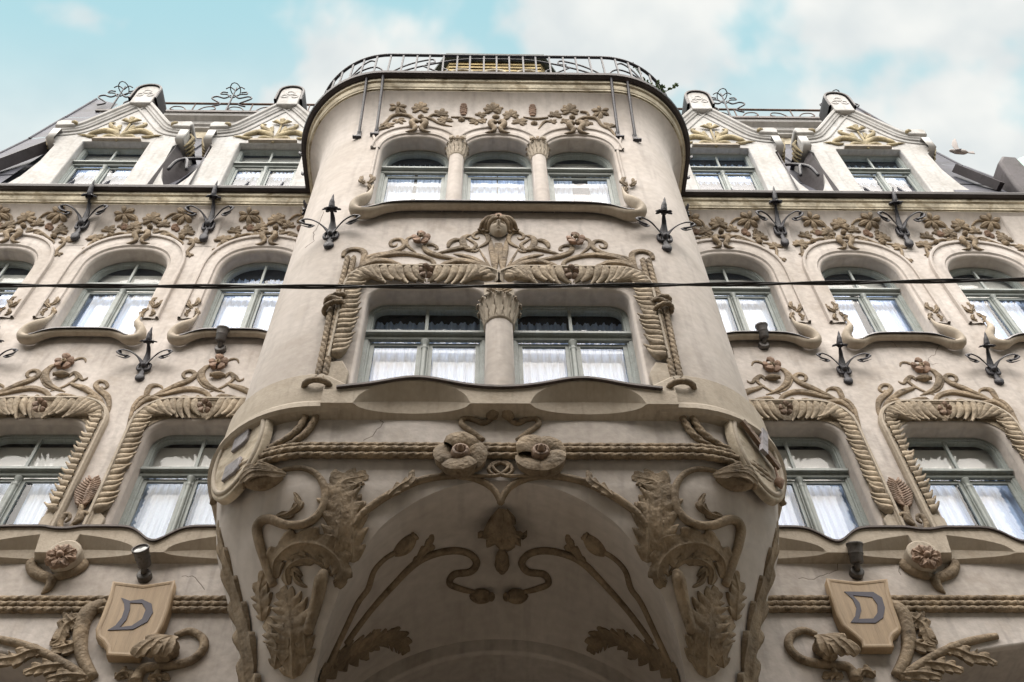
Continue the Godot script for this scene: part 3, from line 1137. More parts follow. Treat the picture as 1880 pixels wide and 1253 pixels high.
	for j in 9: fp.append(Vector2(0.225 * cos(PI * j / 8), 20.98 + 0.26 * pow(sin(PI * j / 8), 0.8)))
	fp.append(Vector2(-0.225, 20.95))
	var fb := MB.new()
	fb.slab(fp, Vector3(0, 0, -0.22), 0.34, 0.025)
	done(fb, "finial", M.dormer, root)
	var fc := MB.new()
	var cpth := PackedVector2Array()
	for j in 11: cpth.append(Vector2(0.235 * cos(PI * j / 10), 20.94 + 0.30 * pow(sin(PI * j / 10), 0.8)))
	cpth.insert(0, Vector2(0.24, 20.55)); cpth.append(Vector2(-0.24, 20.55))
	fc.mould(cpth, [[0.0, -0.3], [0.0, 0.155], [-0.03, 0.16], [-0.045, 0.14], [-0.045, -0.3]])
	done(fc, "finial_cap", M.gutter, root)
	var ft := MB.new()
	for q in [[0.0, 20.92, 0.075], [-0.105, 20.76, 0.06], [0.105, 20.76, 0.06]]:
		var ring := PackedVector3Array()
		for j in 13: ring.append(Vector3(q[0] + q[2] * cos(TAU * j / 12), q[1] + 1.15 * q[2] * sin(TAU * j / 12), 0.12))
		ft.tube(ring, 0.016, 6)
	done(ft, "trefoil_relief", M.dormer, root)
	# flat window head with an apron panel
	var hd := MB.new()
	hd.slab(PackedVector2Array([Vector2(-0.46, 18.80), Vector2(0.46, 18.80), Vector2(0.42, 18.88), Vector2(-0.42, 18.88)]), Vector3.ZERO, 0.06, 0.012)
	done(hd, "window_head", M.ornlight, root)
	# lily relief
	lily(root)
	# window sill board
	var sb := MB.new()
	sb.box(Vector3(0.05 * s, 16.42, 0.2), Vector3(1.66, 0.05, 0.2))
	done(sb, "sill_board", M.flash, root)
	window(cx, DZ - 0.17, DW, 18.12, "")
	curtain(cx, DZ - 0.17, 0.6, 16.3, 18.7, "pleated curtain tinted with sky reflection in the dormer window %s" % ("next to the bay" if idx == 0 else "away from the bay"))

func lily(root: Node3D):
	var z := 0.02
	var stems := [
		[[0.0, 18.78], [0.02, 19.0], [0.03, 19.3], [0.03, 19.6], 0.03, 0.035, 0.025, 0.02],
		[[0.0, 18.9], [0.12, 19.12], [0.34, 19.22], [0.52, 19.12], [0.62, 19.02], 0.025, 0.065, 0.075, 0.06, 0.02],
		[[0.05, 19.1], [0.16, 19.3], [0.28, 19.42], [0.34, 19.55], [0.26, 19.6], 0.02, 0.05, 0.05, 0.035, 0.012],
		[[0.42, 18.98], [0.54, 18.96], [0.66, 19.02], [0.8, 19.03], 0.02, 0.04, 0.03, 0.008],
		[[0.0, 18.86], [0.1, 18.95], [0.22, 18.97], [0.28, 18.9], [0.2, 18.87], 0.02, 0.05, 0.06, 0.045, 0.012],
		[[0.08, 19.25], [0.13, 19.4], [0.11, 19.5], 0.02, 0.045, 0.01]]
	var first := true
	for st in stems:
		for sg: float in ([1.0] if first else [-1.0, 1.0]):
			var p := PackedVector3Array()
			var r := []
			for q in st:
				if q is Array: p.append(Vector3(sg * q[0], q[1], z))
				else: r.append(q)
			var b := MB.new()
			b.tube(smooth3(p, 5), spread(r, 5), 8, 0.75, Vector3(0, 0, 1))
			done(b, "lily_leaf", M.gable_orn, root)
		first = false
	var bl := MB.new()
	for a: float in [-1.15, 0.0, 1.15]:
		bl.tube(PackedVector3Array([Vector3(0.03, 19.58, z + 0.02), Vector3(0.03 + 0.12 * sin(a), 19.6 + 0.14 * cos(a), z + 0.04), Vector3(0.03 + 0.21 * sin(a), 19.6 + 0.2 * cos(a) , z + 0.02)]), [0.025, 0.06, 0.015], 8, 0.6, Vector3(0, 0, 1))
	done(bl, "lily_flower", M.gable_orn, root)

func spread(r: Array, sub: int) -> Array:
	var out := []
	for j in r.size() - 1:
		for q in sub: out.append(lerpf(r[j], r[j + 1], smoothstep(0, 1, float(q) / sub)))
	out.append(r[-1])
	return out

func railings():
	# railing on the bay's roof
	var root := part("bay_railing", Vector3.ZERO, null, "wrought iron roof railing curving along the bay's edge")
	var dense := PackedVector3Array()
	for p in bay_plan(BW + 0.28, BZ + 0.28, BR + 0.28, 0.3, 16): dense.append(Vector3(p[0].x, 0, p[0].y))
	var ev := even3(dense, 0.02)
	var base := 16.0
	var top := 16.98
	var rail := MB.new()
	var rp := PackedVector3Array()
	var lp := PackedVector3Array()
	for q in range(0, ev.size(), 4):
		rp.append(ev[q] + Vector3(0, top, 0)); lp.append(ev[q] + Vector3(0, base + 0.07, 0))
	rail.tube(rp, 0.026, 8)
	done(rail, "handrail", M.iron, root)
	var lr := MB.new()
	lr.tube(lp, 0.016, 6)
	done(lr, "bottom_rail", M.iron, root)
	var pm := MB.new()
	pm.box(Vector3(0, 0.48, 0), Vector3(0.026, 0.98, 0.026))
	pm.box(Vector3(0, 0.09, 0), Vector3(0.045, 0.1, 0.045))
	var pme := mesh_of(pm)
	var mid := ev.size() / 2
	for q in range(-22, 23):
		var at := mid + int(q * 10.6)
		if at > 0 and at < ev.size(): inst(pme, "baluster", M.iron, root, Transform3D(Basis.IDENTITY, ev[at] + Vector3(0, base, 0)))
	var along := func(u: float, y: float) -> Vector3:
		return ev[clampi(mid + int(u / 0.02), 0, ev.size() - 1)] + Vector3(0, base + y * 1.2, 0)
	for s: float in [-1.0, 1.0]:
		for sc in [
			[[0.0, 0.70], [0.5, 0.68], [0.9, 0.55], [1.3, 0.34], [1.6, 0.12]],
			[[1.15, 0.42], [1.0, 0.30], [0.86, 0.2], [0.76, 0.27], [0.84, 0.36]],
			[[1.7, 0.06], [1.55, 0.3], [1.35, 0.5], [1.15, 0.62], [1.0, 0.66], [0.98, 0.55], [1.1, 0.52]],
			[[1.7, 0.06], [1.78, 0.3], [1.95, 0.42], [2.2, 0.36], [2.4, 0.12]],
			[[2.4, 0.1], [2.3, 0.36], [2.15, 0.58], [2.0, 0.68], [1.9, 0.6]],
			[[2.4, 0.1], [2.6, 0.3], [2.8, 0.46], [3.0, 0.42], [3.04, 0.28], [2.92, 0.22]],
			[[2.5, 0.1], [2.75, 0.2], [3.05, 0.18], [3.2, 0.1]]]:
			var p := PackedVector3Array()
			for q in sc: p.append(along.call(s * q[0], q[1]))
			var b := MB.new()
			b.tube(smooth3(p, 7), 0.014, 6)
			done(b, "scroll", M.iron, root)
	# railing along the main roof with scrolled posts
	for s: float in [-1.0, 1.0]:
		var rr := part("roof_railing", Vector3(0, 22.94, -1.1), null, "rusty iron railing with scrolled posts along the attic roof")
		var x0 := 8.35 if s > 0 else 8.3
		for y: float in [0.1, 0.34, 0.56]:
			if y == 0.34: continue
			var b := MB.new()
			b.tube(PackedVector3Array([Vector3(s * 2.2, y, 0), Vector3(s * x0, y, 0)]), 0.028 if y > 0.5 else 0.02, 6)
			done(b, "rail", M.rust, rr)
		var x := 3.0
		while x < x0:
			var b := MB.new()
			b.bar(Vector3(s * x, 0, 0), Vector3(s * x, 0.56, 0), 0.022, 0.022)
			done(b, "post", M.rust, rr)
			for h: float in [-1.0, 1.0]:
				var c := MB.new()
				c.tube(smooth3(PackedVector3Array([Vector3(s * x + h * 0.1, 0.1, 0), Vector3(s * x + h * 0.25, 0.34, 0), Vector3(s * x + h * 0.45, 0.38, 0), Vector3(s * x + h * 0.52, 0.24, 0), Vector3(s * x + h * 0.42, 0.18, 0)]), 5), 0.014, 5)
				done(c, "scroll", M.rust, rr)
			x += 1.33
		for fx: float in ([8.25, 5.5] if s > 0 else [8.85, 6.2]):
			var f := MB.new()
			f.tube(PackedVector3Array([Vector3(s * fx, 0, 0), Vector3(s * (fx - 0.02), 1.312, 0.1)]), [0.03, 0.012], 6)
			for h: float in [-1.0, 1.0]:
				f.tube(smooth3(PackedVector3Array([Vector3(s * fx + h * 0.383, 0.410, 0), Vector3(s * fx + h * 0.212, 0.508, 0.02), Vector3(s * fx + h * 0.459, 0.779, 0.04), Vector3(s * fx + h * 0.365, 0.902, 0.04), Vector3(s * fx + h * 0.170, 0.804, 0.04), Vector3(s * fx + h * 0.051, 0.943, 0.05)]), 6), 0.02, 6)
				f.tube(smooth3(PackedVector3Array([Vector3(s * fx + h * 0.034, 0.820, 0.05), Vector3(s * fx + h * 0.145, 1.000, 0.05), Vector3(s * fx + h * 0.306, 1.033, 0.05), Vector3(s * fx + h * 0.281, 1.148, 0.05), Vector3(s * fx + h * 0.162, 1.115, 0.05)]), 6), 0.017, 6)
				f.tube(smooth3(PackedVector3Array([Vector3(s * fx, 1.230, 0.05), Vector3(s * fx + h * 0.119, 1.279, 0.12), Vector3(s * fx + h * 0.221, 1.230, 0.1)]), 5), 0.015, 5)
			var rg := PackedVector3Array()
			for j in 13: rg.append(Vector3(s * fx + 0.12 * cos(TAU * j / 12), 1.246, 0.08 + 0.17 * sin(TAU * j / 12)))
			f.tube(rg, 0.013, 5)
			done(f, "iron_finial", M.iron, rr)

func street():
	var b := MB.new()
	b.quad(Vector3(-80, 0, 80), Vector3(80, 0, 80), Vector3(80, 0, -80), Vector3(-80, 0, -80))
	var o := done(b, "street", M.bounce_paving, self)
	tag(o, "street in front of the house, made pale to bounce light", "street", "", "structure")
	# the house across the street, mirrored by the panes
	var h := thing("opposite_house", "plain beige house across the street behind the viewer", "building", Vector3(0, 0, 10.6))
	var w := MB.new()
	var k := {hw = 0.6, y0 = 0.0, y1 = 0.0, r = 0.05}
	for fl in 4:
		for c in 11:
			var y0 := 0.2 + fl * 4.0
			k.y0 = y0 + 1.1; k.y1 = y0 + 3.2
			wall_cell(w, -16.5 + c * 3.0, -13.5 + c * 3.0, fl * 4.0, fl * 4.0 + 4.0, -15.0 + c * 3.0, k, 0.0, 0.0)
	w.quad(Vector3(-16.5, 16, 0), Vector3(16.5, 16, 0), Vector3(16.5, 16, 8), Vector3(-16.5, 16, 8))
	done(w, "wall", M.opposite, h)
	var cb := MB.new()
	cb.box(Vector3(0, 16.1, -0.15), Vector3(33.4, 0.5, 0.7))
	done(cb, "cornice", M.dormer, h)
	var gm := MB.new()
	gm.quad(Vector3(-0.65, 0, 0), Vector3(0.65, 0, 0), Vector3(0.65, 2.2, 0), Vector3(-0.65, 2.2, 0))
	var gme := mesh_of(gm)
	for fl in 4:
		for c in 11: inst(gme, "window", M.frame_dark, h, Transform3D(Basis.IDENTITY, Vector3(-15.0 + c * 3.0, 1.25 + fl * 4.0, 0.2)))
# ================================================================= tracing onto surfaces
var TO := Vector2.ZERO
var TS := 1.0
func view(ox: float, oy: float, s: float):
	TO = Vector2(ox, oy)
	TS = s

func cove(h: float) -> float:
	var t := CORN
	if h <= t[0][1]: return 0.0
	for j in 7:
		if h <= t[j + 1][1]: return lerpf(t[j][0], t[j + 1][0], (h - t[j][1]) / (t[j + 1][1] - t[j][1]))
	return t[7][0]

# surf: "wall", "bay" (flat), "wallcove", "baycove", "corbel", "vault"; returns [point, normal]
func on(surf: String, x: float, y: float) -> Array:
	var q := TO + Vector2(x, y) * TS
	match surf:
		"wall": return [px(q.x, q.y, WZ), Vector3(0, 0, 1)]
		"bay": return [px(q.x, q.y, BZ), Vector3(0, 0, 1)]
		"wallcove", "baycove":
			var z0 := WZ if surf == "wallcove" else BZ
			var z := z0 + 0.03
			for k in 14:
				var h := px(q.x, q.y, z).y
				z = lerpf(z, z0 + cove(h), 0.55)
			var p := px(q.x, q.y, z)
			var sl := (cove(p.y + 0.03) - cove(p.y - 0.03)) / 0.06
			return [p, Vector3(0, -sl, 1).normalized()]
		"front":
			var z2 := 2.15
			for k in 14: z2 = lerpf(z2, lut(ZF, px(q.x, q.y, z2).y), 0.5)
			return [px(q.x, q.y, z2), Vector3(0, -0.25, 0.97).normalized()]
		"vault": return solve(func(u, v): return vault(u, v), q, 0.02, 0.98, 0.02, 0.98)
	return solve(func(u, v):
		var p := corb(4.9 + 3.4 * v, u)
		p.x = -p.x
		return p, q, 0.02, 0.995, 0.02, 0.99)

func solve(f: Callable, q: Vector2, u0: float, u1: float, v0: float, v1: float) -> Array:
	var best := 1e9
	var bu := 0.5
	var bv := 0.5
	for a in 19:
		for b in 19:
			var u := lerpf(u0, u1, a / 18.0)
			var v := lerpf(v0, v1, b / 18.0)
			var p: Vector3 = f.call(u, v)
			var d := proj(p).distance_squared_to(q)
			if d < best:
				best = d; bu = u; bv = v
	var e := 0.004
	for k in 8:
		var p: Vector3 = f.call(bu, bv)
		var r := proj(p)
		var du := (proj(f.call(bu + e, bv)) - r) / e
		var dv := (proj(f.call(bu, bv + e)) - r) / e
		var det := du.cross(dv)
		if absf(det) < 1e-3: break
		var d := q - r
		bu = clampf(bu + clampf(d.cross(dv) / det, -0.05, 0.05), u0, u1)
		bv = clampf(bv + clampf(du.cross(d) / det, -0.05, 0.05), v0, v1)
	var p: Vector3 = f.call(bu, bv)
	var pu: Vector3 = f.call(bu + e, bv) - f.call(bu - e, bv)
	var pv: Vector3 = f.call(bu, bv + e) - f.call(bu, bv - e)
	var n := pu.cross(pv).normalized()
	if n.dot(CAMP - p) < 0: n = -n
	return [p, n]

# a curved, tapering relief stem: pts [x, y, x, y ...] in the current view, radii in metres
func stem(b: MB, surf: String, pts: Array, rad: Array, flat := 0.75, lift := 0.3, off := Vector3.ZERO, seg := 8, groove := 0.0):
	var p := PackedVector3Array()
	var n := PackedVector3Array()
	for j in range(0, pts.size(), 2):
		var h := on(surf, pts[j], pts[j + 1])
		p.append(h[0] + off); n.append(h[1])
	var k := 5
	var r := spread(rad if rad.size() == p.size() else refit(rad, p.size()), k)
	var ps := smooth3(p, k)
	var ns := smooth3(n, k)
	for j in ps.size(): ps[j] += ns[j].normalized() * r[j] * flat * lift
	b.tube(ps, r, 14 if groove > 0.0 else seg, flat, ns, true, groove)

func refit(r: Array, k: int) -> Array:
	var out := []
	for j in k:
		var t := float(j) / (k - 1) * (r.size() - 1)
		var a := int(t)
		out.append(lerpf(r[a], r[mini(a + 1, r.size() - 1)], t - a))
	return out

# lobed leaf along a spine; w: greatest half width in metres
func leaf(b: MB, surf: String, pts: Array, w: float, lobes: int, h: float, off := Vector3.ZERO, tip := 0.25):
	var p := PackedVector3Array()
	var n := PackedVector3Array()
	for j in range(0, pts.size(), 2):
		var q := on(surf, pts[j], pts[j + 1])
		p.append(q[0] + off); n.append(q[1])
	leaf3(b, smooth3(p, 8), smooth3(n, 8), w, lobes, h, tip)

func leaf3(b: MB, ps: PackedVector3Array, ns: PackedVector3Array, w: float, lobes: int, h: float, tip := 0.25):
	var k := ps.size()
	var m := maxi(k, lobes * 9)
	var rows := []
	var cols := [-1.0, -0.99, -0.82, -0.6, -0.36, -0.14, -0.06, 0.0, 0.06, 0.14, 0.36, 0.6, 0.82, 0.99, 1.0]
	for a in m + 1:
		var t := float(a) / m
		var f := t * (k - 1)
		var i0 := mini(int(f), k - 2)
		var c := ps[i0].lerp(ps[i0 + 1], f - i0)
		var tg := (ps[mini(i0 + 1, k - 1)] - ps[maxi(i0 - 1, 0)]).normalized()
		var nn := ns[i0].lerp(ns[i0 + 1], f - i0).normalized()
		var sd := tg.cross(nn).normalized()
		var env := pow(sin(PI * clampf(t * 0.93 + 0.07, 0, 1)), 0.62) * lerpf(1.0, tip + 0.35, t)
		if t > 0.93: env *= (1.0 - t) / 0.07
		var row := PackedVector3Array()
		for j in cols.size():
			var u: float = cols[j]
			var au := absf(u)
			var ph := t * lobes + (0.4 if u < 0 else 0.0)
			var fr := ph - floorf(ph)
			var lob := 0.52 + 0.48 * pow(fr / 0.8, 0.6) if fr < 0.8 else lerpf(1.0, 0.52, (fr - 0.8) / 0.2)
			if lobes <= 1: lob = 1.0
			var ww := w * env * lerpf(1.0, lob, au)
			var z := h * env * (0.34 + 0.16 * cos(u * 3.0) + 0.34 * pow(au, 3.0) * lob)
			z += h * 0.30 * exp(-pow(u / 0.07, 2.0)) * env + h * 0.14 * env * au * sin(TAU * (ph - 0.35))
			if au > 0.985: z *= 0.96
			if au == 1.0: z = -0.006
			row.append(c + sd * u * ww + tg * (au * ww * 0.5) + nn * z)
		rows.append(row)
	b.grid(rows)

func frame_of(n: Vector3) -> Basis:    # x right, y up along the surface, z out
	var x := Vector3.UP.cross(n)
	x = Vector3.RIGHT if x.length() < 0.05 else x.normalized()
	return Basis(x, n.cross(x).normalized(), n)

# horse chestnut leaf of separate leaflets round a stalk; local xy plane, z out
func chestnut_mesh(k: int, span: float, sd: int) -> ArrayMesh:
	var g := RandomNumberGenerator.new()
	g.seed = sd
	var b := MB.new()
	for j in k:
		var t := (float(j) / (k - 1) - 0.5)
		var a := t * span + g.randf_range(-0.06, 0.06)
		var L := (1.0 - 0.28 * absf(t * 2.0)) * g.randf_range(0.92, 1.06)
		var dir := Vector3(sin(a), cos(a), 0)
		var side := Vector3(cos(a), -sin(a), 0)
		var rows := []
		for r in 9:
			var s := r / 8.0
			var w := 0.215 * L * pow(sin(PI * pow(s, 1.35) * 0.97 + 0.03), 0.8) + 0.012
			var row := PackedVector3Array()
			for u: float in [-1.0, -0.9, -0.5, -0.12, 0.0, 0.12, 0.5, 0.9, 1.0]:
				var z := 0.20 * sin(PI * clampf(s * 0.9 + 0.08, 0, 1)) * (1.0 - 0.55 * u * u) - 0.05 * exp(-pow(u / 0.13, 2.0))
				if absf(u) == 1.0: z = -0.06
				row.append(dir * (s * L) + side * (u * w) + Vector3(0, 0, z + 0.03))
			rows.append(row)
		b.grid(rows)
	return mesh_of(b)

func cone_mesh() -> ArrayMesh:          # chestnut cluster: knobs over a bud
	var b := MB.new()
	b.lathe([[0.0, -1.0], [0.6, -0.8], [0.85, -0.3], [0.7, 0.35], [0.35, 0.8], [0.0, 1.0]], Vector3(0, 0, 0.1), Basis(Vector3.RIGHT, Vector3.UP, Vector3(0, 0, 0.6)), 12)
	for r in 6:
		for c in 7:
			var y := -0.8 + r * 0.31
			var w := 0.85 * sqrt(maxf(0.0, 1.0 - y * y * 0.85))
			var a := (c + 0.5 * (r % 2) - 3.25) / 3.5 * 1.4
			var o := Vector3(sin(a) * w, y, 0.1 + cos(a) * w * 0.62)
			b.lathe([[0.0, 0.09], [0.1, 0.05], [0.15, -0.03], [0.1, -0.1]], o, frame_y(Vector3(sin(a), y * 0.4, cos(a) * 0.8).normalized()), 6)
	return mesh_of(b)

func frame_y(y: Vector3) -> Basis:
	var x := y.cross(Vector3(0.2, 0.1, 0.97)).normalized()
	return Basis(x, y, x.cross(y))

# open flower facing +z, radius 1
func flower_mesh(k: int, cup: float, wide := 1.0) -> ArrayMesh:
	var b := MB.new()
	for j in k:
		var a := TAU * j / k + 0.3
		var rows := []
		for r in 7:
			var s := r / 6.0
			var row := PackedVector3Array()
			for c in 9:
				var u := c / 4.0 - 1.0
				var aa := a + u * (PI / k) * wide
				var rr := 0.16 + 0.84 * s * (1.0 - 0.20 * pow(absf(u), 2.5))
				row.append(Vector3(cos(aa) * rr, sin(aa) * rr, 0.14 + cup * sin(s * 2.2) - 0.10 * u * u * s + 0.025 * cos(u * 16.0) * s + 0.16 * (j % 2) + 0.12 * u - 0.10 * pow(absf(u), 4.0)))
			rows.append(row)
		b.grid(rows)
		# rim down to the wall
		var edge: PackedVector3Array = rows[6]
		var foot := PackedVector3Array()
		for q in edge: foot.append(Vector3(q.x * 0.93, q.y * 0.93, -0.1))
		b.grid([edge, foot])
	return mesh_of(b)

func knob_mesh() -> ArrayMesh:
	var b := MB.new()
	b.lathe([[1.0, -0.3], [1.0, 0.1], [0.85, 0.32], [0.6, 0.36], [0.55, 0.2], [0.4, 0.25], [0.3, 0.55], [0.12, 0.66], [0.0, 0.66]], Vector3.ZERO, Basis(Vector3.RIGHT, Vector3(0, 0, 1), Vector3.DOWN), 14)
	return mesh_of(b)

func bud_mesh() -> ArrayMesh:             # ribbed bud along +y, radius 1, length 3
	var b := MB.new()
	var rows := []
	for r in 11:
		var s := r / 10.0
		var w := pow(sin(PI * (0.06 + 0.86 * s)), 0.7)
		var row := PackedVector3Array()
		for c in 24:
			var a := TAU * c / 24
			var rr := w * (0.9 + 0.12 * absf(sin(a * 3.0)))
			row.append(Vector3(cos(a) * rr, -1.4 + 2.8 * s, sin(a) * rr))
		rows.append(row)
	b.grid(rows, true)
	b.lathe([[0.0, 1.3], [0.52, 1.28], [0.6, 1.45], [0.5, 1.6], [0.25, 1.52], [0.0, 1.54]], Vector3.ZERO, Basis.IDENTITY, 10)
	return mesh_of(b)

func place(me: Mesh, called: String, m: Material, parent: Node, surf: String, x: float, y: float, r: Vector3, turn := 0.0, off := Vector3.ZERO, mir := false) -> MeshInstance3D:
	var h := on(surf, x, y)
	var bs := frame_of(h[1]) * Basis(Vector3(0, 0, 1), turn)
	var t := Transform3D(Basis(bs.x * r.x, bs.y * r.y, bs.z * r.z), h[0] + off)
	if mir: t = mirrored(t)
	return inst(me, called, m, parent, t)

func mirrored(t: Transform3D) -> Transform3D:   # mirror image across x = 0 of a shape that is itself symmetric in its own x
	var m := func(v: Vector3) -> Vector3: return Vector3(-v.x, v.y, v.z)
	return Transform3D(Basis(-m.call(t.basis.x), m.call(t.basis.y), m.call(t.basis.z)), m.call(t.origin))

var S := {}    # shared meshes
func shared():
	if S.is_empty():
		for j in 3: S["leaf%d" % j] = chestnut_mesh([5, 7, 6][j], [3.0, 4.0, 4.9][j], 5 + j)
		S.cone = cone_mesh(); S.poppy = flower_mesh(4, 0.26, 1.22); S.flower = flower_mesh(5, 0.2, 0.98); S.knob = knob_mesh(); S.bud = bud_mesh()

# ================================================================= lower window surrounds
const FE := {hw = 0.80, y0 = 8.78, y1 = 10.95, r = 0.40}

func feather_mesh(sd: int) -> ArrayMesh:     # x along the frame, y from outer edge (0) to inner edge (-1), z out
	var b := MB.new()
	var g := RandomNumberGenerator.new()
	g.seed = sd
	var bend := g.randf_range(1.0, 1.5)
	var rows := []
	for r in 15:
		var s := r / 14.0
		var x0 := bend * (s * s * s * 0.5 + s * 0.55) - 0.45 - 0.30 * sin(PI * s)
		var w := 0.74 * pow(sin(PI * (0.08 + 0.86 * s)), 0.5) * (1.0 - 0.5 * s * s)
		var row := PackedVector3Array()
		for u: float in [-1.0, -0.92, -0.6, -0.3, 0.0, 0.3, 0.6, 0.92, 1.0]:
			var z := (0.62 * (1.0 - 0.75 * u * u) + 0.34 * u) * pow(sin(PI * (0.10 + 0.70 * s)), 0.8) + 0.5 * pow(s, 5.0) - 0.10 * cos(u * 11.0) * sin(PI * s)
			if absf(u) == 1.0: z = -0.15
			row.append(Vector3(x0 + u * w, -s * 1.02 + 0.10 * u * u * s, z))
		rows.append(row)
	b.grid(rows)
	return mesh_of(b)

func feathers(root: Node3D, half: PackedVector2Array, inner: float, top_w: float, side_w: float, step: float, wz: float, sg: float, cx: float, m: Material):
	# half: path up the outer edge from the foot to the middle of the head (right side, local x > 0)
	var pts := PackedVector3Array()
	for q in half: pts.append(Vector3(q.x, q.y, 0))
	var ev := even3(pts, step)
	for j in range(1, ev.size() - 1):
		var t := (ev[j + 1] - ev[j - 1]).normalized()
		var nin := Vector3(-t.y, t.x, 0)
		var topness := smoothstep(0.3, 0.95, -nin.y)
		var w := lerpf(side_w, top_w, topness)
		var x := t
		var o := ev[j] + Vector3(0, 0, 0.085)
		var y := -(nin * w + Vector3(0, 0, -0.075))
		var z := Vector3(0, 0, 1) * 0.06 + nin * 0.02
		var bs := Basis(x * step * 0.95, y, z)
		if sg < 0:
			bs = Basis(Vector3(-bs.x.x, bs.x.y, bs.x.z), Vector3(-bs.y.x, bs.y.y, bs.y.z), Vector3(-bs.z.x, bs.z.y, bs.z.z))
			o.x = -o.x
		bs = bs * Basis(Vector3(0, 0, 1), rng.randf_range(-0.1, 0.1))
		inst(S["feather%d" % (rng.randi() % 3)], "carved_leaf", m, root, Transform3D(bs.scaled_local(Vector3(1, rng.randf_range(0.93, 1.05), rng.randf_range(0.85, 1.2))), o + Vector3(cx, 0, wz)))

